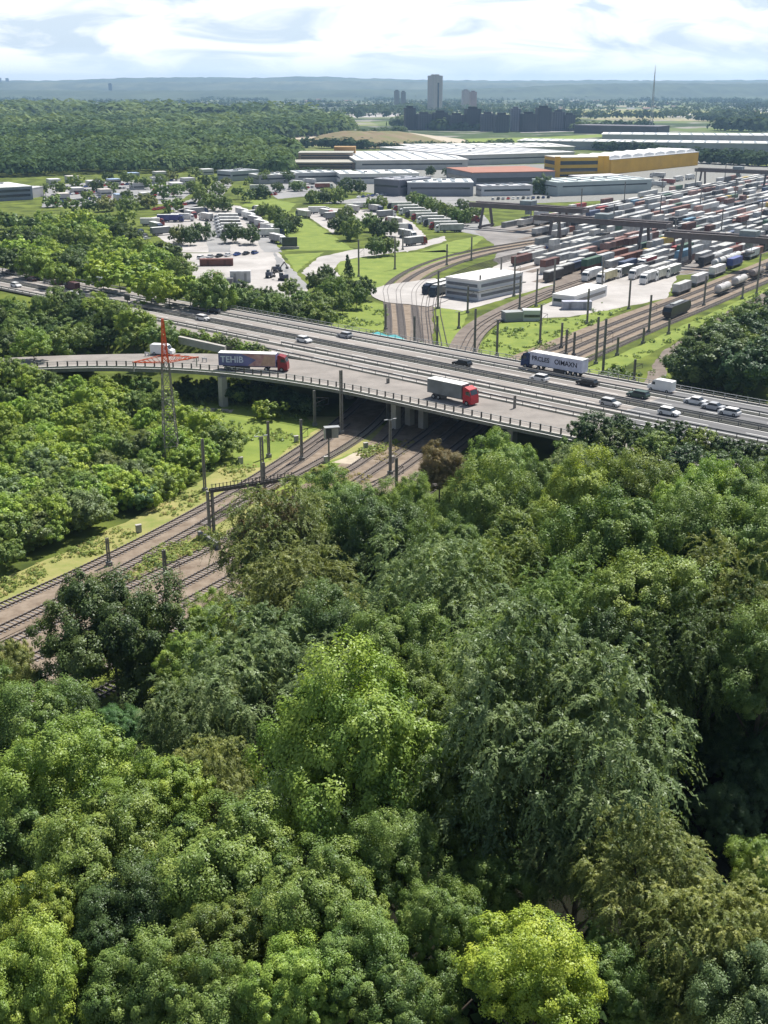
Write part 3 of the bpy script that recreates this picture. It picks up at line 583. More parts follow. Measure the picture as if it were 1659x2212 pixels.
def weeds(name, outs, n, r0, r1, seed, col):
    rr_ = random.Random(seed); pos, rad = [], []
    for P in outs:
        us = [p[0] for p in P]; vs = [p[1] for p in P]; k = 0
        for _ in range(n * 9):
            if k >= n: break
            u, v = rr_.uniform(min(us), max(us)), rr_.uniform(min(vs), max(vs))
            if not inside(u, v, P): continue
            x, y = G(u, v)
            if math.sin(x * .35 + math.sin(y * .21) * 2) + math.sin(y * .29 + x * .1) < rr_.uniform(-.3, .5): continue
            k += 1; r = rr_.uniform(r0, r1) * (1.8 if rr_.random() < .12 else 1); pos.append((x, y, hgt(x, y) + .05)); rad.append(r)
    mass(name, pos, rad, seed, .34, 22, M['leaf'], col)
V1 = [(-20, 1270), (180, 1175), (400, 1055), (520, 985), (640, 905), (700, 925), (560, 1010), (430, 1085), (200, 1210), (-20, 1300)]; V2 = [(600, 1062), (700, 1000), (860, 945), (870, 955), (800, 990), (690, 1060)]; V3 = [(250, 1215), (480, 1125), (540, 1130), (420, 1195), (280, 1260)]
weeds('trackside_weeds', [V1, V1, V2, V3], 420, .18, .5, 31, (.19, .25, .06)); weeds('dry_weeds', [V1, V2, V3, [(600, 1080), (690, 1062), (870, 955), (905, 945), (860, 1000), (720, 1085)]], 260, .12, .35, 32, (.32, .29, .11))
weeds('lawn_tufts', [[(100, 842), (220, 842), (400, 852), (640, 885), (690, 925), (560, 1000), (400, 1005), (380, 900), (300, 850)], [(690, 690), (760, 665), (800, 650), (838, 660), (838, 745), (760, 735)], [(1035, 745), (1080, 700), (1250, 685), (1300, 655), (1345, 668), (1120, 790), (1040, 775)], [(1250, 800), (1330, 770), (1659, 620), (1700, 600), (1700, 625), (1470, 730), (1310, 812)], [(1380, 840), (1430, 760), (1520, 700), (1659, 628), (1560, 700), (1440, 790)]], 300, .25, .6, 33, (.16, .23, .05))
weeds('bank_scrub', [[(1290, 812), (1400, 850), (1659, 905), (1659, 880), (1420, 815), (1330, 800)], [(553, 690), (690, 712), (830, 738), (960, 762), (1120, 795), (1120, 788), (830, 728), (600, 682)]], 200, .5, 1.3, 34, (.12, .175, .05))
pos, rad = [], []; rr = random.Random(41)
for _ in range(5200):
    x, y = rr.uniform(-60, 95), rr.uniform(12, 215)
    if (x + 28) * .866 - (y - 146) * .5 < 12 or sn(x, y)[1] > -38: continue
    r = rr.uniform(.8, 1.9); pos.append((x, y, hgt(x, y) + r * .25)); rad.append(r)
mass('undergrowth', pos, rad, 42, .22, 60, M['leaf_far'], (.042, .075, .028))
# ------------------------------------------------------------------ railway
def track(P, sleepers=False, gauge=1.5, zz=.06, step=5):
    P = resample(smooth(P), step); b = MB()
    for d in (-gauge / 2, gauge / 2):
        for a, c in zip(offset(P, d), offset(P, d)[1:]): b.bar((*a, zz + .14), (*c, zz + .14), .15 if sleepers else .2, .17)
    if sleepers:
        Q = resample(P, .75)
        for a, c in zip(Q, Q[1:]):
            L = math.hypot(c[0] - a[0], c[1] - a[1]); nx_, ny_ = -(c[1] - a[1]) / L, (c[0] - a[0]) / L
            b.bar((a[0] - nx_ * 1.25, a[1] - ny_ * 1.25, zz + .02), (a[0] + nx_ * 1.25, a[1] + ny_ * 1.25, zz + .02), .26, .12, 1)
    tag(b.build('railway_track', [M['rail'], M['sleeper']]), kind='structure')
def bed(P, w, m='ballast', z=.055):
    P = resample(smooth(P), 4)
    b = MB().ribbon([(*p, z) for p in offset(P, -w)], [(*p, z) for p in offset(P, w)]); tag(b.build('track_bed', M[m]), kind='structure')
LT = [(-78, 108), (-53.8, 146), (-42.6, 164), (-30.8, 187.5), (-22.9, 205.5), (-12.3, 233.5), (-4, 262), (0, 300), (1.5, 340), (1, 395)]
T1 = LT + [(0, 420), (7, 455), (20, 490), (38, 521), (56, 541), (75, 562)]
T2 = [(-73, 106), (-51, 139.5), (-45, 150), (-38, 162.5), (-29.5, 180), (-23, 192), (-16, 206), (-4.5, 229), (3, 258), (5, 300), (5.5, 340), (5, 395), (5, 420), (12, 452), (25, 487), (43, 518), (62, 539), (82, 560)]
T3 = [(-68, 105), (-50, 134), (-45, 141.5), (-36, 155), (-25.5, 171.5), (-14, 194), (-1, 219), (7, 255), (10, 300), (10, 395), (11, 420), (18, 450), (31, 484), (48, 514), (68, 536)]
T3b = [(-30.5, 178), (-25, 191), (-20.5, 203), (-15, 218), (-8, 240)]
T4 = [(-60, 104), (-31, 154.9), (-24.4, 164), (-11, 191), (2, 221), (14, 255), (22, 285), (37, 307), (68, 355), (96, 394), (161, 491), (260, 640)]
RB = []
for k, off in enumerate((0, 4.6, 9.2, 13.8)):
    RB.append(offset(smooth([(-64, 104), (-31, 150), (-11, 188), (0, 212), (14, 245), (25, 280), (40, 306), (70, 352), (98, 392), (163, 489), (260, 638)], 1), -off))
bed([(-74, 106), (-52, 141), (-43, 156.5), (-34, 175), (-25, 194), (-14, 219), (-4.5, 245), (0.5, 280), (3.5, 320), (5, 395), (6, 420), (12, 452), (26, 487), (44, 518), (66, 545), (90, 575)], 4.0)
bed([(-62, 104), (-31, 150), (-9, 188), (4, 214), (16, 245), (28, 280), (44, 306), (74, 351), (103, 391), (168, 488), (262, 637)], 8.6)
bed([(-14, 194), (-1, 219), (7, 255), (10, 300), (10, 395), (13, 420)], 3.2, z=.05)
S('track_bed', [(833, 655), (935, 662), (935, 752), (833, 735)], .052, 'ballast_far')
bed([(20, 300), (22, 318), (27, 345), (38, 372), (56, 408), (85, 455), (110, 495)], 4.2, 'ballast_far', .058)
bed([(60, 430), (75, 455), (110, 505), (150, 565)], 5, 'ballast_far', .051)
for T, sl in ((T1, 1), (T2, 1), (T3, 1), (T3b, 1)): track(T, bool(sl))
for T in RB: track(T, True)
track([(20, 300), (22, 318), (27, 345), (38, 372), (56, 408), (85, 455), (110, 495)]); track([(23, 300), (25, 318), (31, 345), (42, 371), (60, 407), (89, 454), (114, 494)])
for k in range(3): track([(12 + k * 2.5, 320), (13 + k * 2.2, 395), (19 + k * 3, 430), (34 + k * 3.4, 470), (56 + k * 3.6, 508), (90 + k * 3, 550)])
# level crossing slab where the road goes over the track fan
S('level_crossing', [(800, 626), (850, 614), (940, 602), (990, 640), (925, 664), (833, 654), (805, 642)], .24, 'pave')

# ------------------------------------------------------------------ motorway and bridge
def hwband(name, n0, n1, s0, s1, z, m, step=20):
    ss = np.linspace(s0, s1, max(2, int((s1 - s0) / step)))
    b = MB().ribbon([hw(s, n0, z) for s in ss], [hw(s, n1, z) for s in ss]); return tag(b.build(name, M[m]), kind='structure')
hwband('motorway', -15.6, 16.2, -262, -112, 8.0, 'road')
hwband('motorway', -9.2, 16.2, -620, -262, 8.0, 'road')
hwband('motorway', -15.6, 16.2, -112, 260, 8.0, 'road_dark')  # right stretch of the motorway in a darker surface tone
RP = resample(NEAR_EDGE, 6); 
def eq(P, n):
    P = [Vector((a, b, 0)) for a, b in P]; L = [0]
    for a, b in zip(P, P[1:]): L.append(L[-1] + (b - a).length)
    out = []
    for i in range(n + 1):
        t = L[-1] * i / n
        for k in range(len(P) - 1):
            if t <= L[k + 1] + 1e-6:
                p = P[k].lerp(P[k + 1], (t - L[k]) / (L[k + 1] - L[k])); break
        out.append((p.x, p.y))
    return out
NE = smooth(NEAR_EDGE, 2); FE = smooth(FAR_EDGE, 2)
b = MB().ribbon([(*p, 8.004) for p in FE], [(*p, 8.004) for p in NE]); tag(b.build('slip_road', mat('slip_road_concrete', (.20, .183, .168), .9, c2=(.31, .282, .258), scale=.22, detail=9)), kind='structure')
# lane markings
b = MB()
def line(n, s0, s1, w=.18, dash=0., z=8.012):
    s = s0
    while s < s1:
        e = min(s1, s + (dash or 12)); b.ribbon([hw(s, n - w / 2, z), hw(e, n - w / 2, z)], [hw(s, n + w / 2, z), hw(e, n + w / 2, z)]); s = e + (dash * 1.5 if dash else 0)
for n, dsh in ((-1.5, 0), (-4.3, 5), (-7.1, 0), (1.5, 0), (4.6, 5), (7.9, 0), (10.5, 0), (15.1, 0)): line(n, -600, 255, .22, dsh)
for n, dsh in ((-9.8, 0), (-12.2, 5), (-14.6, 0)): line(n, -205, 255, .22, dsh)
for d, dd in ((1.0, -1),):
    P = offset(NE, d); Q = offset(NE, d + .22); b.ribbon([(*p, 8.016) for p in P], [(*p, 8.016) for p in Q])
tag(b.build('lane_markings', M['mark']), kind='structure')
hwband('planted_strip', -22., -16.4, -107, 70, 8.035, 'ground')
# reservation strips of soil and weeds, darkened to paint in barrier and deck-gap shadow
hwband('central_reservation', -1.15, 1.15, -620, 260, 8.02, 'strip'); hwband('drain_shadow_strip', -9.5, -7.5, -600, 260, 8.02, 'strip'); hwband('drain_shadow_strip', 8.3, 10.2, -600, 260, 8.02, 'strip'); hwband('drain_shadow_strip', -16.3, -15.0, -206, 255, 8.02, 'strip'); hwband('drain_shadow_strip', 15.4, 16.2, -600, 255, 8.02, 'strip')

bridge = empty('road_bridge', (0, 230, 0), 0, 'long concrete motorway bridge with curving slip road crossing the railway tracks', 'bridge')
def bld(mb, name, m, par=bridge, **k):
    o = mb.build(name, m, par, **k); o.matrix_parent_inverse = par.matrix_basis.inverted() if par is not bridge else Matrix.Translation((0, -230, 0)); return o
d = MB()
A_ = [hw(s, -15.5)[:2] for s in (-262, -78)]; B_ = [hw(s, 16.6)[:2] for s in (-78, -262)]
d.prism(A_ + B_, 6.5, 7.985); bld(d, 'main_deck', M['conc_dark'])
d = MB()
k0 = [i for i, p in enumerate(NE) if p[0] < 62 and p[0] > -80]
NEs = [NE[i] for i in k0]; FEs = [FE[i] for i in k0]
d.prism([*offset(NEs, -.55), *[(x - .05, y - .05) for x, y in FEs[::-1]]], 6.75, 7.99); bld(d, 'slip_deck', M['conc_dark'])
d = MB()
P0, P1 = offset(NEs, -.62), offset(NEs, .0)
for i in range(len(NEs) - 1):
    for (za, zb) in ((7.72, 8.2),):
        a, c, e, f = P0[i], P0[i + 1], P1[i + 1], P1[i]
        d.prism([a, c, e, f], za, zb)
bld(d, 'edge_beam', M['conc'])
for i, (x, y) in enumerate([(-36.4, 254.8), (2.5, 236.5), (5.5, 239.5), (8.3, 237.0), (25.5, 221.5), (-8, 262), (20, 248), (-22, 275), (8, 262)]):
    p = MB().box((x, y, 3.3), (1.5, 1.5, 6.9), .75, taper=.95); bld(p, 'pier', M['conc'])
for s in (-226, -190, -150, -120):
    for n in (-11, -3, 5, 13):
        x, y, z = hw(s, n); bld(MB().box((x, y, 3.2), (1.6, 1.1, 6.7), -.73), 'pier', M['conc_dark'])
p = MB().prism([hw(-262, -15.5)[:2], hw(-258, -15.5)[:2], hw(-258, 16.5)[:2], hw(-262, 16.5)[:2]], -.2, 6.5); bld(p, 'abutment', M['conc_dark'])
p = MB().prism([hw(-84, -30)[:2], hw(-80, -30)[:2], hw(-80, 16.5)[:2], hw(-84, 16.5)[:2]], -.2, 6.5); bld(p, 'abutment', M['conc_dark'])
# near railing with its posts
rl = [p for p in resample(offset(NEs, -.3), 1.) ]
r_ = MB()
for a, c in zip(rl, rl[1:]):
    r_.bar((*a, 9.2), (*c, 9.2), .12, .09); r_.bar((*a, 8.75), (*c, 8.75), .05, .05)
railing = bld(r_, 'railing', M['steel'])
po = MB().box((0, 0, .5), (.3, .26, 1.2)).build('post', M['darksteel'], railing); pm = po.data; bpy.data.objects.remove(po)
for i, (x, y) in enumerate(eq(offset(NEs, -.3), 74)):
    q = link('post', pm, railing); q.location = (x, y, 8.2)
# crash barriers: beam on posts
def barrier(n, s0, s1, label, z=8.0, h=.75, closed=False):
    b = MB()
    ss = np.linspace(s0, s1, int((s1 - s0) / 4) + 1)
    for a, c in zip(ss, ss[1:]):
        b.bar(hw(a, n, z + h), hw(c, n, z + h), .14, .34); x, y, _ = hw(a, n); b.box((x, y, z + h / 2), (.12, .16, h))
    tag(b.build('crash_barrier', M['barrier']), label, 'crash barrier', 'crash barriers along the motorway')
barrier(-.55, -600, 250, 'grey crash barrier on the near side of the central reservation'); barrier(.55, -600, 250, 'grey crash barrier on the far side of the central reservation')
barrier(-8.1, -208, 250, 'grey crash barrier between near carriageway and merging lane'); barrier(8.85, -440, 250, 'grey crash barrier between far carriageway and outer truck lane')
barrier(-15.3, -206, 250, 'grey crash barrier between merging lane and slip road'); barrier(-8.6, -600, -212, 'grey crash barrier along the left shoulder above the wooded wedge')
# far parapet railing
fp = MB()
for a in np.arange(-262, -60, 2.5):
    fp.bar(hw(a, 16.4, 9.1), hw(a + 2.5, 16.4, 9.1), .1, .1); fp.bar(hw(a, 16.4, 8.6), hw(a + 2.5, 16.4, 8.6), .06, .06); x, y, _ = hw(a, 16.4); fp.box((x, y, 8.5), (.14, .14, 1.2))
for a in np.arange(-262, -60, 10): fp.prism([hw(a, 16.15)[:2], hw(a + 10, 16.15)[:2], hw(a + 10, 16.65)[:2], hw(a, 16.65)[:2]], 7.9, 8.22, 1)
bld(fp, 'parapet', [M['steel'], M['conc']])
b = MB()
for a in np.arange(-600, -262, 4): b.bar(hw(a, 16.2, 8.65), hw(a + 4, 16.2, 8.65), .12, .35); x, y, _ = hw(a, 16.2); b.box((x, y, 8.3), (.12, .14, .7))
tag(b.build('crash_barrier', M['steel']), 'grey crash barrier along the far shoulder by the wood', 'crash barrier', 'crash barriers along the motorway')
# low wall at the back of the slip road
w0, w1 = G(385, 733, 7.6), G(485, 755, 7.6)
tag(MB().prism([w0, w1, (w1[0] + .3, w1[1] + 1.2), (w0[0] + .3, w0[1] + 1.2)], 6.5, 8.3).build('retaining_wall', M['conc']), 'low pale concrete wall between shrubs and the slip road', 'wall')

# ------------------------------------------------------------------ vehicles
def wheels(root, xs_, half, r=.34, w=.24):
    wm = MB().cyl((0, -w / 2, 0), (0, w / 2, 0), r, n=12).cyl((0, -w / 2 - .01, 0), (0, w / 2 + .01, 0), r * .55, n=10, mi=1)
    o = wm.build('wheel', [M['tyre'], M['steel']], root); me = o.data; first = True
    for x in xs_:
        for s in (-1, 1):
            if not first: o = link('wheel', me, root)
            o.location = (x, s * half, r); first = False
def car(loc, rz, col, label, group, kind='hatch', parts=True):
    root = empty('car', loc, rz, label, 'car', group)
    L = {'hatch': 4.2, 'estate': 4.7, 'saloon': 4.6}[kind]; a = L / 2
    body = [(-a, .35), (-a, .8), (-a + .1, .95), (a - 1.1, .95), (a - .15, .75), (a, .55), (a, .3), (a - .3, .22), (-a + .3, .22)]
    roof = {'hatch': [(-a + .15, .94), (-a + .5, 1.42), (-.1, 1.48), (.55, 1.4), (a - 1.05, .94)], 'estate': [(-a + .1, .94), (-a + .35, 1.42), (.1, 1.47), (.6, 1.4), (a - 1.2, .94)], 'saloon': [(-a + .75, .94), (-a + 1.45, 1.38), (.2, 1.42), (.6, 1.36), (a - 1.25, .94)]}[kind]
    o = MB().profile(body, -.88, .88).build('body', M['paint'], root); o.color = (*col, 1)
    o = MB().profile([(x * .985, z) for x, z in roof], -.76, .76).build('windows', M['glass'], root)
    rz_ = max(z for x, z in roof); rx = [x for x, z in roof if z > 1.3]
    o = MB().box(((min(rx) + max(rx)) / 2, 0, rz_ - .02), (max(rx) - min(rx) + .1, 1.5, .09)).build('roof', M['paint'], root); o.color = (*col, 1)
    if parts: wheels(root, (-a + .8, a - .85), .8)
    return root
WH, SI, DK, RD, BL = (.75, .75, .75), (.42, .43, .45), (.02, .02, .022), (.3, .015, .015), (.03, .06, .2)
def on_hw(u, v, z=8.0): x, y = G(u, v, z); return (x, y, z)
HDG = math.atan2(UY, UX)
for u, v, c, k, lab, back in [
    (440, 692, WH, 'estate', 'white estate car on the near carriageway above the lattice mast', 0), (657, 739, WH, 'hatch', 'white hatchback on the near carriageway above the print-sided lorry', 0), (998, 790, DK, 'estate', 'black car on the far carriageway left of the white lorry', 1),
    (1165, 822, WH, 'hatch', 'small white car on the far carriageway below the white lorry', 1), (1268, 832, DK, 'estate', 'black estate car right of the white lorry on the far carriageway', 1), (1378, 858, (.05, .09, .075), 'estate', 'dark green car on the far carriageway beside the white van', 1),
    (1445, 896, WH, 'hatch', 'white hatchback in the near carriageway near the right trees', 0), (1540, 884, SI, 'saloon', 'silver saloon on the far carriageway at the right', 1), (1575, 896, WH, 'hatch', 'small white car right behind the silver saloon', 1),
    (1502, 872, WH, 'saloon', 'white saloon in the outer lane below the dark grove', 1), (1318, 876, (.5, .5, .5), 'hatch', 'pale grey car in the near carriageway below the dark green car', 0),
    (20, 592, DK, 'hatch', 'dark hatchback farthest left on the far carriageway', 1), (68, 607, (.06, .03, .03), 'hatch', 'dark maroon car second from left on the far carriageway', 1), (35, 620, WH, 'hatch', 'white hatchback farthest left on the near carriageway', 0),
    (124, 615, (.1, .05, .05), 'hatch', 'brownish red hatchback on the far carriageway ahead of the dark van', 1), (160, 640, SI, 'estate', 'silver estate car on the near carriageway beside the dark red van', 0), (462, 676, DK, 'hatch', 'black hatchback on the far carriageway above the white estate car', 1), (745, 729, SI, 'hatch', 'silver car on the far carriageway left of the teal tarpaulin', 1)]:
    car(on_hw(u, v), HDG + (PI if back else 0), c, lab, 'cars on the motorway', k)
def van(loc, rz, col, label, group='vans on the motorway'):
    root = empty('van', loc, rz, label, 'van', group)
    P = [(-2.8, .45), (-2.8, 2.45), (-2.6, 2.55), (1.0, 2.55), (1.5, 2.35), (2.0, 1.45), (2.75, 1.2), (2.85, .5), (2.6, .35), (-2.6, .35)]
    o = MB().profile(P, -1., 1.).build('body', M['paint'], root); o.color = (*col, 1)
    MB().add([(1.53, -.85, 2.3), (2.03, -.85, 1.5), (2.03, .85, 1.5), (1.53, .85, 2.3)], [(0, 1, 2, 3)]).box((1.35, 1.005, 1.75), (.7, .02, .6)).box((1.35, -1.005, 1.75), (.7, .02, .6)).build('windows', M['glass'], root)
    wheels(root, (-1.8, 1.9), .9, .36); return root
van(on_hw(1428, 845), HDG + PI, WH, 'white panel van on the outer lane in front of the dark grove')
van(on_hw(157, 626), HDG + PI, (.10, .045, .05), 'dark red van on the far carriageway among the cars', 'vans on the motorway')
van(on_hw(215, 615), HDG + PI, (.16, .19, .17), 'grey green van on the far shoulder beside the wood', 'vans on the motorway')
def lorry(loc, rz, cabcol, boxcol, label, length=16.2, rigid=False, group='lorries on the bridge', side=None, name='lorry', roofcol=None):
    root = empty(name, loc, rz, label, 'lorry', group); f = length / 2
    cab = [(f - 2.3, .55), (f - 2.3, 3.55), (f - 1.9, 3.75), (f - .65, 3.3), (f - .2, 2.2), (f - .05, 1.2), (f - .05, .4), (f - 2.3, .4)]
    o = MB().profile(cab, -1.22, 1.22).build('cab', M['paint'], root); o.color = (*cabcol, 1)
    MB().add([(f - .61, -1.08, 3.2), (f - .2, -1.08, 2.25), (f - .2, 1.08, 2.25), (f - .61, 1.08, 3.2)], [(0, 1, 2, 3)]).box((f - 1.1, 1.225, 2.55), (.95, .02, .75)).box((f - 1.1, -1.225, 2.55), (.95, .02, .75)).build('windscreen', M['glass'], root)
    mr = MB()
    for s in (-1, 1): mr.box((f - .45, s * 1.42, 2.45), (.12, .2, .75)).bar((f - .5, s * 1.2, 2.8), (f - .45, s * 1.42, 2.8), .05)
    mr.build('mirrors', M['darksteel'], root)
    x0, x1 = -f, f - 2.6
    o = MB().box(((x0 + x1) / 2, 0, 2.55), (x1 - x0, 2.52, 2.8)).build('box_body', M['tarp'], root); o.color = (*boxcol, 1)
    o = MB().box(((x0 + x1) / 2, 0, 3.985), (x1 - x0 + .06, 2.58, .07)).build('box_roof', M['tarp'], root); o.color = (.8, .8, .78, 1)
    o = MB().box(((x0 + f) / 2, 0, .95), (length - 1.5, .9, .35)).box(((x0 + x1) / 2 - 1, 1.1, .72), (3.2, .05, .55)).box(((x0 + x1) / 2 - 1, -1.1, .72), (3.2, .05, .55)).build('chassis', M['darksteel'], root)
    wheels(root, (-f + 1.6, -f + 2.9, f - 1.3) if rigid else (-f + 1.7, -f + 3.0, -f + 4.3, f - 4.9, f - 1.4), 1.08, .5, .32)
    return root, x0, x1
def text(s, size, loc, rot, mt, parent, name='lettering', ext=.012, bold=.03):
    cu = bpy.data.curves.new(name, 'FONT'); cu.body = s; cu.size = size; cu.align_x = 'CENTER'; cu.align_y = 'CENTER'; cu.extrude = ext; cu.offset = bold
    t_ = bpy.data.objects.new(name, cu); me = bpy.data.meshes.new_from_object(t_); bpy.data.objects.remove(t_); me.materials.clear(); me.materials.append(mt)
    o = link(name, me, parent); o.location = loc; o.rotation_euler = rot; return o
root, a, c = lorry(on_hw(978, 866), HDG, (.42, .02, .03), (.20, .215, .22), 'grey box lorry with red cab on the slip road', 11.5, True)
root, a, c = lorry(on_hw(1195, 803), HDG + PI, (.02, .04, .12), (.62, .64, .76), 'white lorry with dark blue cab and black lettering on the outer lane', 16.4)
text('PRCLES', 1.45, (2.7, 1.275, 2.6), (PI / 2, 0, PI), M['letter'], root); text('OIMAXN', 1.5, (-4.0, 1.275, 2.6), (PI / 2, 0, PI), M['letter'], root)
# the lorry with the printed side: blue giving way to red and tan
la, lb = on_hw(482, 799), on_hw(616, 803)
hd2 = math.atan2(lb[1] - la[1], lb[0] - la[0])
root, a, c = lorry(((la[0] + lb[0]) / 2, (la[1] + lb[1]) / 2 + .8, 8.004), hd2, (.22, .015, .02), (.17, .17, .36), 'lorry with blue and red printed side and dark red cab on the slip road', 15.8)
pr = MB(); pr.add([(-1.2, -1.268, 1.2), (c - .1, -1.268, 1.2), (c - .1, -1.268, 3.9), (-2.6, -1.268, 3.9), (.8, -1.268, 2.6)], [(0, 1, 4), (1, 2, 4), (2, 3, 4)]); pr.build('printed_panel', mat('print_red', (.34, .15, .17), .5, .3, .8, c2=(.55, .36, .32)), root)
pr = MB(); pr.add([(c - 3.6, -1.276, 1.25), (c - .15, -1.276, 1.25), (c - .15, -1.276, 3.4), (c - 2.6, -1.276, 3.5)], [(0, 1, 2, 3)]); pr.build('printed_panel', mat('print_tan', (.46, .30, .22), .5, .2, 1.), root)
text('TEHIB', 2.0, (a + 3.1, -1.275, 2.5), (PI / 2, 0, 0), M['letterw'], root)

wx = on_hw(352, 766); van((wx[0], wx[1], 8.004), hd2 - .1, WH, 'white van standing at the road works behind the pylon', 'vans on the motorway')
for i, (u, v) in enumerate([(318, 770), (384, 775), (404, 777), (424, 780), (442, 782)]):
    x, y, z = on_hw(u, v); r = empty('road_works_barrier', (x, y, 8.004), hd2 + (.5 if i % 2 else -.2), f'orange road works board on the slip road, {od(i)} from the left beside the pylon', 'barrier', 'road works boards')
    MB().box((0, 0, .85), (1.3, .08, .4)).build('board', M['orange'] if i % 2 else M['mark'], r)
    for sx in (-.5, .5): MB().box((sx, 0, .5), (.08, .4, 1.)).build('leg', M['steel'], r)
# teal tarpaulin load parked behind the far parapet
tx, ty = G(835, 735, 3.)
rt = empty('covered_wagon', (tx, ty, 0), HDG, 'railway wagon under a teal tarpaulin behind the far parapet', 'wagon')
MB().box((0, 0, 1.0), (12.5, 2.6, .5)).box((-4, 0, .5), (1.6, 2., .6)).box((4, 0, .5), (1.6, 2., .6)).build('wagon_frame', M['darksteel'], rt)
o = MB().profile([(-6, 1.3), (-6, 3.6), (-4.5, 4.5), (-1, 4.1), (2, 4.6), (5, 4.0), (6, 3.4), (6, 1.3)], -1.4, 1.4).build('tarpaulin', M['tarp'], rt); o.color = (.02, .33, .36, 1)

# ------------------------------------------------------------------ container terminal
D_ = (.559, .829); E_ = (.829, -.559); YA = math.atan2(.829, .559)
def yd_(s, w): return (D_[0] * s + E_[0] * w, D_[1] * s + E_[1] * w)
CC = [((.62, .62, .60), 'white'), ((.56, .55, .52), 'white'), ((.48, .48, .46), 'off-white'), ((.45, .46, .46), 'light grey'), ((.25, .26, .26), 'grey'), ((.22, .095, .07), 'rust red'), ((.35, .05, .05), 'red'), ((.16, .075, .06), 'brown'), ((.09, .12, .2), 'blue'), ((.16, .3, .42), 'pale blue'), ((.07, .14, .09), 'green'), ((.48, .36, .08), 'mustard'), ((.06, .06, .065), 'black'), ((.36, .22, .19), 'salmon')]
CWT = [18, 16, 12, 14, 13, 7, 3, 10, 1.5, 2, 3, 2, 9, 7]
def cont_mesh(L):
    b = MB(); n = int(L / .9); P = []
    for i in range(n + 1):
        x = -L / 2 + L * i / n; P.append((x, 1.2 if i % 2 else 1.13))
    top = [(x, y) for x, y in P]; bot = [(x, -y) for x, y in P[::-1]]
    b.prism(top + bot, .12, 2.5)
    b.box((0, 0, .08), (L, 2.44, .16)).box((0, 0, 2.58), (L, 2.44, .1))
    for sx in (-1, 1):
        for sy in (-1, 1): b.box((sx * (L / 2 - .08), sy * 1.14, 1.32), (.2, .2, 2.4))
    o = b.build('container', M['tarp']); m = o.data; bpy.data.objects.remove(o); return m
CM = {L: cont_mesh(L) for L in (6.1, 7.8, 12.2, 13.6)}
def tank_mesh():
    b = MB(); b.cyl((-5.2, 0, 1.4), (5.2, 0, 1.4), 1.35, n=16); b.cyl((-5.7, 0, 1.4), (-5.2, 0, 1.4), .75, 1.35, 16); b.cyl((5.2, 0, 1.4), (5.7, 0, 1.4), 1.35, .75, 16); b.cyl((0, 0, 2.6), (0, 0, 3.0), .4, n=10)
    b.box((0, 0, -.1), (12, 2.2, .3), 0, 1)
    o = b.build('tank', [M['tarp'], M['darksteel']], None); m = o.data; bpy.data.objects.remove(o); return m
TM = tank_mesh()
WM = MB().box((0, 0, .95), (13.8, 2.5, .35)).box((-5, 0, .5), (2.2, 2.2, .7)).box((5, 0, .5), (2.2, 2.2, .7)).build('flat_wagon', M['darksteel']); wmesh = WM.data; bpy.data.objects.remove(WM)
SLOTS = []
rr = random.Random(11)
def sstart(w):
    return 455 if w > -165 else 428 if w > -186 else 404 if w > -205 else 424 if w > -222 else 452 if w > -240 else 515 if w > -262 else 540
rows = []
w = -151.; ri = 0
KINDS_ROW = ['train', 'train', 'lane', 'stack', 'stack', 'train', 'lane', 'stack', 'train', 'stack']
while w > -293:
    kind = KINDS_ROW[ri % 10]; s = sstart(w) + rr.uniform(-6, 10); rows.append(w); k = 0
    while s < 1090:
        L = rr.choice([6.1, 7.8, 12.2, 13.6, 13.6]); gap = rr.uniform(.5, 1.2)
        if kind == 'lane':
            if rr.random() < .5: s += rr.uniform(8, 30)
            L = 13.6
        elif rr.random() < .07: s += rr.uniform(6, 20)
        x, y = yd_(s + L / 2, w + rr.uniform(-.2, .2)); u, v, d = PX(x, y, 2)
        if -30 < u < 1690:
            z = {'train': 1.13, 'lane': 1.2, 'stack': .05}[kind]; c = rr.choices(CC, CWT)[0]
            if kind == 'lane' and rr.random() < .6: c = CC[rr.choice([0, 1, 2, 3])]
            SLOTS.append((d, x, y, z, L, c, ri, kind, s))
            if kind == 'stack' and rr.random() < .35: SLOTS.append((d + .01, x, y, z + 2.66, L, rr.choices(CC, CWT)[0], ri, 'upper', s))
        s += L + gap
    w -= rr.choice([5.2, 6., 6.8]); ri += 1
SLOTS.sort(key=lambda t: t[0])
ind = SLOTS[:285]; rest = SLOTS[285:]
cnt = {}; first_c = {}
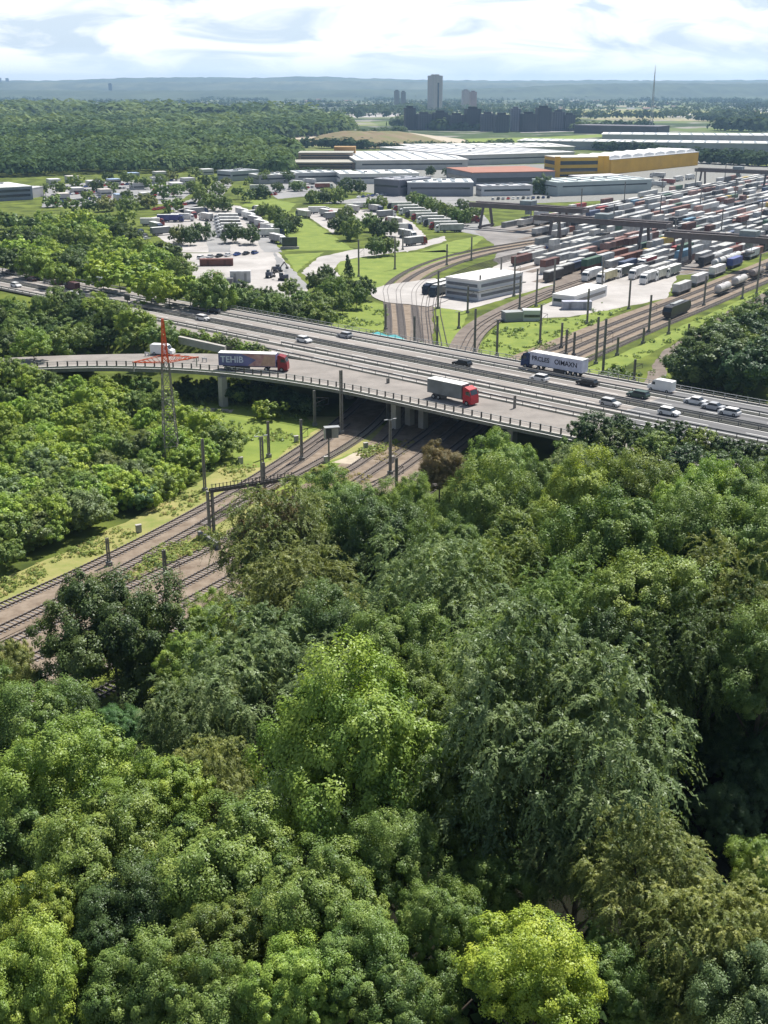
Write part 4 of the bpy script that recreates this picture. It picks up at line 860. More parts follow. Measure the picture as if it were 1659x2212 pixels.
for d, x, y, z, L, c, r_i, kind, s in sorted(ind, key=lambda t: (t[6], t[8])):
    i = cnt.setdefault((r_i, kind == 'upper'), 0); cnt[(r_i, kind == 'upper')] += 1
    tank = kind == 'train' and (r_i == 0 and i in (0, 1, 2) or rr.random() < .05)
    place = {'train': 'wagon row', 'lane': 'trailer row', 'stack': 'stacked row', 'upper': 'upper layer of row'}[kind]
    o = link('tank_container' if tank else 'container', TM if tank else CM[L]); o.location = (x, y, z + (.2 if tank else 0)); o.rotation_euler = (0, 0, YA + rr.uniform(-.006, .006)); o.color = (*((.55, .56, .56) if tank else c[0]), 1)
    tag(o, f"{'silver tank' if tank else c[1] + (' long' if L > 10 else ' short')} container, {od(i)} along {place} {r_i + 1} counted from the main line", 'container', 'containers in the terminal yard')
    if kind == 'train' and not tank and L > 10:
        q = link('flat_wagon', wmesh); q.location = (x, y, .2); q.rotation_euler = (0, 0, YA); tag(q, f"dark flat wagon under container {od(i)} of row {r_i + 1} counted from the main line", 'wagon', 'flat wagons in the terminal yard')
    elif kind == 'train' and not tank: o.location.z = .35
    if kind == 'lane':
        q = link('flat_wagon', wmesh); q.name = 'trailer_chassis'; q.scale = (.95, .9, .9); q.location = (x, y, .08); q.rotation_euler = (0, 0, YA); tag(q, f"dark trailer chassis under container {od(i)} of row {r_i + 1} counted from the main line", 'trailer', 'trailers in the terminal yard')
# the farthest containers, beyond the countable 285, as one mass per colour-carrying mesh
vs_, fs_, cl_ = [], [], []
for d, x, y, z, L, c, r_i, kind, s in rest:
    C, Sn = math.cos(YA), math.sin(YA); b0 = len(vs_)
    for zz in (z, z + 2.6):
        for a, e in ((-L / 2, -1.2), (L / 2, -1.2), (L / 2, 1.2), (-L / 2, 1.2)): vs_.append((x + a * C - e * Sn, y + a * Sn + e * C, zz))
    fs_ += [tuple(b0 + i for i in f) for f in ((4, 5, 6, 7), (0, 1, 5, 4), (1, 2, 6, 5), (2, 3, 7, 6), (3, 0, 4, 7))]; cl_ += [(*c[0], 1)] * 5
me = bpy.data.meshes.new('distant_containers'); me.from_pydata(vs_, [], fs_); at = me.attributes.new('paint', 'FLOAT_COLOR', 'FACE'); at.data.foreach_set('color', np.array(cl_, np.float32).reshape(-1))
m, nt, bb, N, L_ = newmat('distant_container_paint'); an = N('ShaderNodeAttribute'); an.attribute_name = 'paint'; L_(an.outputs['Color'], bb.inputs['Base Color']); bb.inputs['Roughness'].default_value = .6
me.materials.append(m); tag(link('distant_containers', me), kind='stuff')
# terminal track beds between the rows
for k, w in enumerate(rows):
    if KINDS_ROW[k % 10] == 'train':
        P = [yd_(sstart(w) - 14, w), yd_(1090, w)]
        b = MB().ribbon([(*offset(P, -2.)[i], .07) for i in (0, 1)], [(*offset(P, 2.)[i], .07) for i in (0, 1)]); tag(b.build('track_bed', M['ballast_far']), kind='structure')

# gantry cranes
def crane(x, y, span, label, over=(10, 14), zt=12.2):
    root = empty('gantry_crane', (x, y, 0), math.atan2(E_[1], E_[0]), label, 'gantry crane', 'gantry cranes over the container yard')
    for dy in (-3.4, 3.4):
        b = MB().box(((span + over[1] - over[0]) / 2, dy, zt), (span + over[0] + over[1], 1.5, 2.3)); b.box(((span + over[1] - over[0]) / 2, dy + (1 if dy > 0 else -1) * 1.1, zt + 1.2), (span + over[0] + over[1], .6, .08))
        b.build('girder', M['brownsteel'], root)
    b = MB()
    for xx in (-over[0] + .5, span + over[1] - .5, 0, span): b.box((xx, 0, zt - .1), (1.1, 5.3, 1.6))
    b.build('end_beam', M['brownsteel'], root)
    for xx in (0, span):
        for dy in (-6.5, 6.5):
            b = MB().bar((xx, dy, .9), (xx, dy * .56, zt - 1.2), 1.15, .9); b.build('leg', M['brownsteel'], root)
        MB().box((xx, 0, 1.1), (1.1, 15.5, 1.)).build('sill_beam', M['brownsteel'], root)
        b = MB()
        for dy in (-7, -5.5, 5.5, 7): b.cyl((xx - .25, dy, .4), (xx + .25, dy, .4), .4, n=10)
        b.build('bogie', M['darksteel'], root)
    b = MB().box((span * .55, 0, zt + 2.2), (6.5, 6., 2.2)).box((span * .55, 0, zt - 2.2), (2.2, 2.2, 2.4)); o = b.build('trolley', M['tarp'], root); o.color = (.26, .3, .31, 1)
    b = MB().bar((span * .55 + 1, 1, zt - 1), (span * .55 + 1, 1, 7), .12).bar((span * .55 - 1, -1, zt - 1), (span * .55 - 1, -1, 7), .12).box((span * .55, 0, 6.6), (2.4, 10, .7)); b.build('spreader', M['darksteel'], root)
crane(*G(1197, 530), 43, 'brown grey gantry crane spanning the container rows behind the white gatehouse', (9, 11))
crane(*G(1478, 573), 46, 'brown gantry crane at the right edge over the nearest container rows', (8, 14))
crane(*G(1050, 492), 43, 'grey gantry crane beside the row of trees and the dark shed', (8, 12), 11.5)
crane(*G(1516, 405), 46, 'farthest gantry crane in front of the yellow hall end', (5, 12))

# loose trains and lorries in front of the yard
def wagonbox(u, v, L, h, col, label, cat='wagon', rz=None, z=.2, group='wagons standing on the sidings'):
    x, y = G(u, v); r = empty('wagon', (x, y, z), YA if rz is None else rz, label, cat, group)
    MB().box((0, 0, .8), (L, 2.5, .4)).box((-L / 2 + 2.2, 0, .4), (2.4, 2.1, .6)).box((L / 2 - 2.2, 0, .4), (2.4, 2.1, .6)).build('wagon_frame', M['darksteel'], r)
    o = MB().box((0, 0, 1 + h / 2), (L - .3, 2.6, h)).build('wagon_body', M['tarp'], r); o.color = (*col, 1)
    o = MB().profile([(-L / 2 + .1, 1 + h), (L / 2 - .1, 1 + h), (L / 2 - .4, 1.35 + h), (-L / 2 + .4, 1.35 + h)], -1.2, 1.2).build('wagon_roof', M['tarp'], r); o.color = (.5, .5, .48, 1)
for i in range(4): wagonbox(1195 + i * 24, 606 - i * 12, 12.5, 2.6, (.06, .055, .05), f'dark covered wagon, {od(i)} from the near end of the siding beside the silver tanks')
for i in range(2): wagonbox(1136 + i * 24, 558 - i * 9, 11.5, 1.6, (.2, .07, .045), f'rust brown low wagon, {od(i)} from the left on the curved siding')
def loco(u, v, label):
    x, y = G(u, v); r = empty('locomotive', (x, y, .25), YA, label, 'locomotive')
    o = MB().profile([(-8.5, 1.1), (-8.8, 2.2), (-8.0, 3.5), (-7.4, 3.8), (7.4, 3.8), (8.0, 3.5), (8.8, 2.2), (8.5, 1.1)], -1.45, 1.45).build('body', M['paint'], r); o.color = (.035, .035, .04, 1)
    MB().add([(-8.72, -1.1, 2.4), (-8.16, -1.1, 3.35), (-8.16, 1.1, 3.35), (-8.72, 1.1, 2.4)], [(0, 1, 2, 3)]).build('windscreen', M['glass'], r)
    MB().box((0, 0, .75), (16, 2.4, .6)).box((-5, 0, .45), (3.6, 2.2, .8)).box((5, 0, .45), (3.6, 2.2, .8)).build('bogies', M['darksteel'], r)
    b = MB().box((0, 0, 4.0), (9, 1.4, .4)); b.bar((-5.5, 0, 3.8), (-4.6, 0, 4.6), .1); b.bar((-4.6, -.8, 4.6), (-4.6, .8, 4.6), .1); b.build('roof_equipment', M['steel'], r)
loco(1461, 682, 'black electric locomotive on the main line beside the grass strip')
for i in range(5):
    x, y = G(1560 + i * 36, 636 - i * 17); o = link('tank_wagon', TM); o.location = (x, y, 1.2); o.rotation_euler = (0, 0, YA); o.color = (*((.52, .5, .5) if i % 3 != 2 else (.2, .17, .16)), 1)
    tag(o, f'grey tank wagon, {od(i)} from the near end of the train on the main line', 'wagon', 'tank wagons on the main line')
for i in range(6):
    x, y = G(1472 + i * 38, 634 - i * 19); c = [(.5, .5, .48), (.6, .6, .6), (.7, .7, .68), (.1, .13, .35), (.55, .57, .6), (.6, .42, .4)][i]; nm = ['grey', 'pale grey', 'white', 'dark blue', 'silver', 'pink grey'][i]
    o = link('container', CM[12.2]); o.location = (x, y, 1.35); o.rotation_euler = (0, 0, YA); o.color = (*c, 1); tag(o, f'{nm} container on the goods train beside the tank wagons', 'container', 'containers on the main line train')
    q = link('flat_wagon', wmesh); q.location = (x, y, .2); q.rotation_euler = (0, 0, YA); tag(q, f'dark flat wagon carrying the {nm} container beside the tank wagons', 'wagon', 'flat wagons of the main line train')
LW = [(1278, 604, 0, 'white', WH), (1346, 597, 0, 'dark green', (.1, .11, .09)), (1310, 608, 0, 'pale yellow', (.55, .5, .3)), (1378, 600, 1, 'off-white', (.66, .66, .64)), (1402, 610, 1, 'light grey', (.5, .5, .5)), (1425, 603, 1, 'cream', (.6, .58, .5)), (1450, 596, 1, 'grey', (.4, .4, .42)), (1398, 577, 0, 'red', (.33, .03, .04))]
for u, v, tr, nm, c in LW:
    x, y = G(u, v); lorry((x, y, .05), YA + PI, WH, c, f'parked lorry with {nm} body at the near end of the container yard', 13.5, True, 'lorries parked in the terminal')
x, y = G(955, 637); lorry((x, y, .05), YA + PI, (.03, .05, .07), (.3, .31, .3), 'dark cab lorry with grey trailer beside the white gatehouse', 14, False, 'lorries at the gatehouse')
x, y = G(940, 632); lorry((x, y, .05), YA + PI, (.02, .03, .06), (.4, .42, .4), 'second dark lorry on the left of the white gatehouse', 14, False, 'lorries at the gatehouse')
# trailer lots
A1 = math.atan2(-.55, .83)
for i in range(9):
    u, v = 862 + i * 13.5, 452 + i * 6.2; x, y = G(u, v); lorry((x, y, .06), .16 + PI, [(.05, .05, .06), (.25, .03, .03), WH][i % 3], [(.62, .62, .6), (.55, .55, .52), (.4, .41, .42)][i % 3], f'parked lorry, {od(i)} from the left in the slanting lorry row by the trees', 14.5, False, 'lorries in the slanting row')
for i in range(6):
    x, y = G(488 + i * 2, 478 + i * 7); lorry((x, y, .06), .05 + PI, WH, [(.5, .5, .48), (.62, .62, .6), (.2, .2, .2)][i % 3], f'parked trailer lorry, {od(i)} from the back in the stack of the left lot', 13, False, 'lorries in the left lot')
for i in range(5):
    x, y = G(524 + i * 14, 466 + i * 9); lorry((x, y, .06), -1.0, WH, [(.5, .5, .5), (.66, .66, .65), (.3, .3, .31)][i % 3], f'lorry, {od(i)} from the back along the diagonal lane of the left lot', 13, True, 'lorries on the diagonal lane')
x, y = G(369, 480); lorry((x, y, .06), .0, (.03, .04, .14), (.06, .06, .2), 'dark blue lorry with white roof at the back of the left lot', 14, False, 'lorries in the left lot')
x, y = G(1010, 482); lorry((x, y, .06), .1, (.2, .03, .03), (.22, .08, .07), 'maroon lorry at the near end of the slanting lorry row', 13, False, 'lorries in the slanting row')

# cars in the lots
rr = random.Random(21)
def lotcars(P0, P1, n, rz, where, grp):
    for i in range(n):
        t = (i + .5) / n; u, v = P0[0] + (P1[0] - P0[0]) * t, P0[1] + (P1[1] - P0[1]) * t; x, y = G(u, v)
        cn, c = rr.choice([('white', WH), ('silver', SI), ('black', DK), ('red', RD), ('blue', BL), ('grey', (.2, .2, .21)), ('white', (.7, .7, .68))])
        car((x, y, .07), rz + rr.choice([0, PI]), c, f'{cn} parked car, {od(i)} from the left {where}', grp, rr.choice(['hatch', 'estate', 'saloon']), False)
G1 = 'cars parked in the far lots'
lotcars((110, 425), (250, 412), 16, 1.4, 'in the front row of the far left lot', G1); lotcars((130, 408), (300, 398), 17, 1.4, 'in the middle row of the far left lot', G1); lotcars((250, 428), (390, 420), 14, 1.4, 'in the row before the access road', G1)
lotcars((300, 395), (420, 388), 11, 1.4, 'in the back row by the forest edge', G1); lotcars((540, 425), (600, 421), 6, 1.3, 'on the small lot beside the lawn', G1); lotcars((600, 412), (690, 405), 9, 1.3, 'before the low office roofs', G1)
lotcars((1130, 547), (1180, 538), 6, YA, 'beside the gatehouse roof', G1); lotcars((425, 560), (560, 548), 7, 1.2, 'along the kerb of the concrete lot', G1); lotcars((300, 500), (318, 520), 4, 1.0, 'at the fence of the left lot', G1); lotcars((770, 428), (850, 420), 8, 1.3, 'beside the grey hall', G1); lotcars((330, 455), (420, 440), 10, 1.2, 'along the access road kerb', G1)
lotcars((105, 440), (240, 428), 14, 1.4, 'in the row nearest the motorway wood', G1); lotcars((160, 415), (330, 404), 18, 1.4, 'in the second row of the far left lot', G1); lotcars((330, 412), (420, 404), 9, 1.3, 'beside the lot exit', G1); lotcars((1060, 432), (1190, 428), 12, 1.3, 'under the orange roofed hall', G1); lotcars((900, 408), (1000, 402), 9, 1.3, 'behind the bright flat roof', G1)
for i in range(14):
    u, v = [(640, 402), (668, 398), (700, 408), (560, 412), (1215, 400), (1240, 402), (1350, 392), (1372, 394), (1395, 398), (1420, 404), (1440, 398), (1465, 392), (1490, 388), (1420, 384)][i]
    x, y = G(u, v); lorry((x, y, .06), rr.choice([.2, .9, 2.4]), WH, [(.66, .66, .64), (.5, .5, .5), (.35, .12, .1), (.6, .6, .58)][i % 4], f"{['white', 'grey', 'brick red', 'pale'][i % 4]} lorry on the hall yards, {od(i)} counting towards the yellow hall", 13, True, 'lorries on the hall yards')
LL = [(395, 478), (412, 471), (428, 464), (445, 476), (330, 488), (338, 498), (352, 508), (575, 500), (588, 512), (600, 525), (545, 470), (560, 460), (690, 462), (706, 468), (722, 474), (760, 458), (785, 452), (812, 458), (835, 470), (850, 486), (865, 500), (880, 515), (898, 530), (655, 470)]
for i, (u, v) in enumerate(LL):
    x, y = G(u, v); lorry((x, y, .06), [.1, -1.0, .7, 2.2][i % 4], [WH, (.2, .03, .03), (.03, .05, .12)][i % 3], [(.62, .62, .6), (.4, .4, .4), (.2, .21, .22), (.5, .48, .45)][i % 4], f"{['white', 'mid grey', 'dark grey', 'beige'][i % 4]} parked lorry, {od(i)} along the paved lots from left to right", 12.5, True, 'lorries loosely parked in the lots')
# the concrete lot with its stores
def store(u, v, d, col, rz, label, z=.06, cat='container'):
    x, y = G(u, v); r = empty('storage_container', (x, y, z), rz, label, cat)
    o = MB().box((0, 0, d[2] / 2), d).build('body', M['tarp'], r); o.color = (*col, 1)
    o = MB().box((0, 0, d[2] + .04), (d[0] + .1, d[1] + .1, .08)).build('roof', M['tarp'], r); o.color = tuple(min(.8, k * 1.3) for k in col) + (1,)
    b = MB()
    for s in (-.25, .25): b.box((s * d[0], -d[1] / 2 - .02, d[2] * .45), (.9, .05, d[2] * .75))
    o = b.build('doors', M['tarp'], r); o.color = tuple(k * .6 for k in col) + (1,)
store(468, 574, (13.4, 2.6, 2.7), (.16, .065, .05), .08, 'long brown container on the pale concrete lot'); store(520, 610, (7.5, 3, 4.2), (.45, .46, .48), .05, 'tall light grey container in the middle of the concrete lot'); store(470, 610, (3.2, 2.6, 3.4), (.16, .09, .08), .05, 'small brown store box left of the tall grey container'); store(495, 613, (3, 2.4, 2.), (.25, .25, .26), .05, 'low grey box in front of the tall grey container')
store(1245, 668, (9.5, 3, 2.6), (.36, .37, .44), .0, 'grey blue site container on the paving by the main line', cat='site container')
def digger(u, v, rz, label):
    x, y = G(u, v); r = empty('excavator', (x, y, .06), rz, label, 'excavator', 'machines on the concrete lot')
    MB().box((0, .9, .4), (3.2, .55, .8)).box((0, -.9, .4), (3.2, .55, .8)).build('tracks', M['tyre'], r)
    o = MB().box((-.3, 0, 1.4), (2.6, 2.2, 1.1)).box((-1.2, 0, 1.7), (1., 2.1, 1.)).build('body', M['paint'], r); o.color = (.05, .06, .09, 1)
    MB().box((.5, .55, 2.2), (1.3, 1., 1.3)).build('cabin', M['glass'], r)
    MB().bar((.9, -.4, 1.6), (3.2, -.4, 3.6), .35).bar((3.2, -.4, 3.6), (4.6, -.4, 1.6), .28).box((4.5, -.4, 1.2), (.8, .9, .8)).build('arm', M['darksteel'], r)
digger(600, 588, .8, 'dark blue excavator at the right of the concrete lot'); digger(612, 606, 2.6, 'dark excavator nearest the service road on the concrete lot'); digger(582, 600, 1.4, 'small dark excavator left of the other machines on the lot')

# ------------------------------------------------------------------ buildings
def building(name, P, h, wall, roof, label, cat='hall', z0=0., para=.5, glassrows=(), winmat=None, roofz=.25, units=0, group=None, skylights=0, gmat=None):
    P = [tuple(p) for p in P]; cx = sum(p[0] for p in P) / len(P); cy = sum(p[1] for p in P) / len(P); L = [(x - cx, y - cy) for x, y in P]
    ar = sum(L[i][0] * L[(i + 1) % len(L)][1] - L[(i + 1) % len(L)][0] * L[i][1] for i in range(len(L)))
    if ar < 0: L = L[::-1]
    r = empty(name, (cx, cy, z0), 0, label, cat, group)
    o = MB().prism(L, 0, h).build('wall', winmat or M['wall'], r); o.color = (*wall, 1)
    k = 1.012; o = MB().prism([(x * k, y * k) for x, y in L], h + .01, h + roofz + .3).build('roof', M['roof'], r); o.color = (*roof, 1)
    for zc, hh in glassrows:                       # one window band per storey and side
        for i in range(len(L)):
            a, b = Vector((*L[i], 0)), Vector((*L[(i + 1) % len(L)], 0)); d = b - a
            if d.length < 4 or (d.y * -1 if 0 else d.x) < 0 and 0: continue
            n_ = Vector((d.y, -d.x, 0)).normalized()
            if n_.y > .3: continue
            p, q = a + d * .05 + n_ * .04, b - d * .05 + n_ * .04
            MB().bar((p.x, p.y, zc), (q.x, q.y, zc), .12, hh).build('window_band', gmat or M['glass'], r)
    if skylights:
        for i in range(skylights):
            t = (i + .5) / skylights; a = Vector((*L[0], 0)).lerp(Vector((*L[1], 0)), t); c = Vector((*L[3], 0)).lerp(Vector((*L[2], 0)), t); p, q = a.lerp(c, .08), a.lerp(c, .92)
            MB().bar((p.x, p.y, h + roofz + .42), (q.x, q.y, h + roofz + .42), 2.4, .5).build('skylight', M['sky_l'], r)
    for i in range(units):
        t = (i + .5) / units; x = L[0][0] * (1 - t) * .6 + L[2][0] * t * .6; y = L[0][1] * (1 - t) * .6 + L[2][1] * t * .6
        MB().box((x, y, h + .9), (2.6, 2., 1.3)).build('roof_unit', M['steel'], r)
    return r
def quad(a, b, depth, skew=0.):
    """footprint whose near side runs between two measured points, reaching back depth metres"""
    (x0, y0), (x1, y1) = G(*a), G(*b); L = math.hypot(x1 - x0, y1 - y0); nx_, ny_ = -(y1 - y0) / L, (x1 - x0) / L
    sx, sy = (x1 - x0) / L * skew, (y1 - y0) / L * skew
    return [(x0, y0), (x1, y1), (x1 + nx_ * depth + sx, y1 + ny_ * depth + sy), (x0 + nx_ * depth + sx, y0 + ny_ * depth + sy)]
YE = (.62, .36, .035)
yb = building('parcel_hall', quad((1319, 377), (1507, 357), 42), 11.5, YE, (.6, .61, .62), 'long yellow parcel hall with pale vaulted roof lights behind the containers', 'hall')
for i in range(8):
    q = quad((1319, 377), (1507, 357), 42); t = (i + .5) / 8; c = (sum(p[0] for p in q) / 4, sum(p[1] for p in q) / 4)
    x = q[0][0] + (q[1][0] - q[0][0]) * t - c[0]; y = q[0][1] + (q[1][1] - q[0][1]) * t - c[1]; ang = math.atan2(q[1][1] - q[0][1], q[1][0] - q[0][0])
    nx_, ny_ = -math.sin(ang), math.cos(ang)
    b = MB().profile([(-10, 0), (-7, 2.2), (0, 3), (7, 2.2), (10, 0)], 3, 36).build('roof_vault', M['roof'], yb); b.location = (x, y, 11.9); b.rotation_euler = (0, 0, ang); b.color = (.72, .72, .72, 1)
ob = building('parcel_office', quad((1200, 391), (1310, 389), 26), 17, (.55, .36, .05), (.62, .6, .55), 'yellow parcel office block with dark window bands beside the orange roof', 'office', glassrows=((4, 1.6), (8, 2.6), (13.2, 2.8)))
q = quad((1200, 391), (1310, 389), 26); c = (sum(p[0] for p in q) / 4, sum(p[1] for p in q) / 4)
for t in (.02, .86, .97):
    x = q[0][0] + (q[1][0] - q[0][0]) * t - c[0]; y = q[0][1] + (q[1][1] - q[0][1]) * t - c[1] - .4; o = MB().box((x, y, 9), (4.2, 1.2, 18)).build('stair_tower', M['wall'], ob); o.color = (*YE, 1)
building('grey_hall', quad((1204, 424), (1406, 416), 34), 8.5, (.40, .46, .46), (.56, .63, .62), 'grey green flat hall in front of the yellow office', units=3, skylights=7, glassrows=((6, .8),))
building('canopy_hall', quad((1255, 398), (1345, 394), 16), 5, (.2, .2, .2), (.72, .7, .72), 'low white roofed loading shed in front of the yellow office')
building('orange_roof_hall', quad((1020, 402), (1198, 398), 60), 9, (.22, .23, .26), (.36, .16, .11), 'dark hall with wide orange red roof left of the yellow office', glassrows=((4, 3.),))
for i, (a, b, dp, h, wc, rc, lab) in enumerate([
    ((770, 368), (1010, 366), 150, 8, (.5, .5, .48), (.70, .69, .67), 'wide white roofed hall behind the grey office'), ((1000, 358), (1240, 350), 170, 9, (.5, .5, .5), (.72, .71, .71), 'broad pale roofed hall left of the yellow office'), ((905, 342), (1240, 338), 90, 9.5, (.45, .45, .43), (.66, .65, .62), 'farthest pale roofed hall before the fields'),
    ((735, 398), (905, 396), 40, 7, (.62, .63, .6), (.74, .75, .72), 'white flat hall with pink roof edge by the trees'), ((808, 420), (862, 424), 34, 10, (.17, .17, .2), (.42, .42, .46), 'dark slate office block beside the car lot'), ((880, 424), (1022, 424), 32, 8.5, (.24, .25, .28), (.66, .7, .72), 'grey hall with bright flat roof beside the row of trees'),
    ((640, 394), (735, 392), 26, 6.5, (.4, .42, .42), (.56, .58, .58), 'low grey office with pale roof left of the white hall'), ((560, 398), (640, 395), 22, 6, (.36, .36, .36), (.6, .6, .58), 'low pale roofed store beside the car park'), ((500, 392), (560, 388), 18, 7, (.33, .36, .38), (.5, .52, .54), 'blue grey workshop at the forest edge'), ((1040, 424), (1150, 422), 14, 6, (.55, .56, .58), (.5, .5, .52), 'low white wing under the orange roofed hall')]):
    building('hall', quad(a, b, dp), h, wc, rc, lab, units=2 + i % 3, glassrows=((h * .6, 1.2),), skylights=[7, 9, 8, 5, 2, 5, 4, 3, 2, 3][i])
building('office', quad((632, 366), (768, 366), 40), 5.5, (.3, .22, .17), (.40, .38, .32), 'brown terraced office with stepped roof before the forest', 'office', glassrows=((2, 1.2), (4, 1.)))
tb = building('office', quad((645, 358), (762, 358), 30), 11, (.33, .25, .19), (.42, .41, .36), 'upper storeys of the brown terraced office before the forest', 'office', glassrows=((6.8, 1.2), (9, 1.)))
building('office', quad((722, 352), (768, 352), 20), 14, (.42, .25, .09), (.4, .25, .1), 'ochre stair block at the end of the terraced office', 'office')
building('factory', quad((-30, 437), (72, 431), 40), 8, (.2, .23, .3), (.74, .75, .76), 'white roofed factory with blue glazed front on the far left', 'factory', glassrows=((3, 1.6), (6, 1.4)), units=3)
building('factory', quad((60, 430), (95, 424), 22), 6, (.4, .4, .42), (.6, .6, .62), 'small grey annexe at the end of the white factory', 'factory')
building('long_hall', quad((1118, 322), (1700, 330), 60), 9, (.33, .34, .36), (.68, .68, .66), 'very long pale roofed logistics hall behind the woods', 'hall', skylights=22)
building('long_hall', quad((1300, 308), (1720, 312), 70), 10, (.42, .42, .44), (.74, .74, .73), 'second long white logistics hall farthest back', 'hall', skylights=16)
building('long_hall', quad((1240, 288), (1420, 292), 50), 12, (.1, .09, .1), (.16, .15, .17), 'dark warehouse with dull roof behind the fields', 'hall')
# gatehouse
gh = building('gatehouse', quad((962, 641), (1034, 651), 26, 0), 6.4, (.62, .63, .66), (.8, .78, .77), 'white two storey gatehouse with flat roof beside the lorries', 'gatehouse', glassrows=((1.7, 1.), (5., 1.)), gmat=M['pane'])
q = quad((962, 641), (1034, 651), 26); c = (sum(p[0] for p in q) / 4, sum(p[1] for p in q) / 4)
MB().prism([((x - c[0]) * 1.1, (y - c[1]) * 1.1) for x, y in q], 3.15, 3.45).build('canopy', M['conc_dark'], gh)
building('site_office', quad((1240, 664), (1310, 640), 8), 3.2, (.66, .66, .66), (.78, .77, .74), 'low white site office with tilted canopy by the main line', 'office', glassrows=((1.8, 1.),))
building('signal_hut', quad((1130, 694), (1168, 694), 4), 2.8, (.55, .6, .6), (.62, .66, .66), 'pale green signal hut at the end of the paving', 'hut', glassrows=((1.6, .8),))
building('relay_hut', quad((1092, 696), (1130, 694), 4), 2.4, (.28, .3, .3), (.36, .38, .38), 'dark grey relay hut left of the pale signal hut', 'hut')
# billboard on the lawn
x, y = G(626, 538); bb_ = empty('sign_board', (x, y, 0), .1, 'dark sign board on a white plinth on the lawn edge', 'sign')
MB().box((0, 0, 3.2), (6.8, .5, 4.)).build('board', M['glass'], bb_); MB().box((0, 0, .55), (8.4, 1.2, 1.1)).build('plinth', M['pave'], bb_); MB().box((-2.6, 0, 1.1), (.25, .25, 2.)).build('leg', M['darksteel'], bb_); MB().box((2.6, 0, 1.1), (.25, .25, 2.)).build('leg', M['darksteel'], bb_)

# high-rises, and the block quarter with cloud shadow painted into its wall colours
def tower(name, u, vb, wpx, vtop, col, label, dpx=.7, recess=True, glass=(.09, .1, .12), rot=.5, group=None, cat='tower block'):
    x, y = G(u, vb); d = PX(x, y, 0)[2]; w = wpx * d / F; h = (vb - vtop) * d / F * 1.04
    r = empty(name, (x, y, 0), rot, label, cat, group); W = w / (math.cos(rot) + dpx * math.sin(rot)); Dp = W * dpx
    o = MB().box((0, 0, h / 2), (W, Dp, h)).build('wall', mat_windows('facade', col, glass, 4.2, 3., .5, .48), r)
    o = MB().box((0, 0, h + 1.8), (W * .55, Dp * .55, 3.6)).build('roof_house', M['wall'], r); o.color = (*[k * .7 for k in col], 1)
    o = MB().box((0, 0, h + .3), (W * 1.02, Dp * 1.02, .6)).build('roof', M['roof'], r); o.color = (*[k * .9 for k in col], 1)
    if recess: MB().box((W * .08, -Dp / 2 - .2, h * .45), (W * .17, .6, h * .74)).build('balcony_recess', M['glass'], r); MB().box((-W * .42, -Dp / 2 - .3, h * .47), (W * .16, .8, h * .94)).build('corner_shaft', mat('tower_shaft', (.36, .34, .34), .8), r)
    return r
tower('tower_block', 939, 246, 32, 172, (.46, .42, .41), 'tall pale tower block rising above the horizon', .8)
tower('tower_block', 1005, 240, 17, 200, (.36, .33, .33), 'shorter tower block right of the tall tower', .6, False, rot=.3); tower('tower_block', 1021, 242, 16, 203, (.34, .24, .23), 'reddish tower block at the right of the tower pair', .6, False, rot=.3)
tower('tower_block', 857, 240, 12, 201, (.24, .24, .25), 'grey slab tower left of the tall tower', .6, False, rot=.2); tower('tower_block', 871, 241, 11, 203, (.22, .23, .24), 'darker slim tower between grey slab and tall tower', .6, False, rot=.2)
for i, (u, vb, w, vt, c) in enumerate([(885, 281, 26, 238, .05), (915, 281, 36, 250, .09), (950, 281, 34, 247, .05), (985, 282, 36, 252, .07), (1020, 282, 36, 240, .05), (1052, 284, 30, 250, .11), (1082, 286, 34, 252, .06), (1112, 284, 22, 240, .22), (1140, 285, 36, 250, .045), (1172, 284, 34, 238, .05), (1204, 283, 30, 246, .1), (1228, 283, 26, 252, .06)]):
    tower('apartment_block', u, vb, w, vt, (c, c, c * 1.25), f'apartment block with cloud shadow painted into its walls, {od(i)} from the left in the far block quarter', .6, False, (.02, .022, .035), .25, 'apartment blocks of the far quarter', 'apartment block')
# industry on the horizon at the left
for i, (u, vb, w, vt) in enumerate([(3, 205, 7, 172), (19, 205, 7, 173), (240, 212, 8, 184), (60, 208, 22, 196), (100, 209, 16, 199), (268, 212, 16, 200), (310, 211, 20, 202)]):
    tower('plant_tower', u, vb, w, vt, (.14, .15, .18), f'hazy grey works tower on the horizon, {od(i)} in the list from the far left edge' if 0 else ['hazy works chimney block at the very left edge of the horizon', 'second hazy works tower from the left edge of the horizon', 'pointed dark works tower right of the white tanks', 'low hazy works block left of the white tanks', 'low hazy works block just before the white tanks', 'low works block right of the pointed tower', 'pale low works block at the end of the plant'][i], .8, False, rot=.1, group='works on the horizon', cat='works tower')
for i in range(5):
    x, y = G(131 + i * 17, 210); d = PX(x, y)[2]; r = 4.6 * d / F
    t = empty('storage_tank', (x, y, 0), 0, f'white storage tank on the horizon, {od(i)} from the left of five', 'storage tank', 'white tanks on the horizon')
    o = MB().cyl((0, 0, 0), (0, 0, r * 2.1), r, n=18).build('shell', M['wall'], t); o.color = (.8, .8, .8, 1); o = MB().cyl((0, 0, r * 2.1), (0, 0, r * 2.35), r, r * .2, 18).build('tank_roof', M['wall'], t); o.color = (.8, .8, .8, 1)
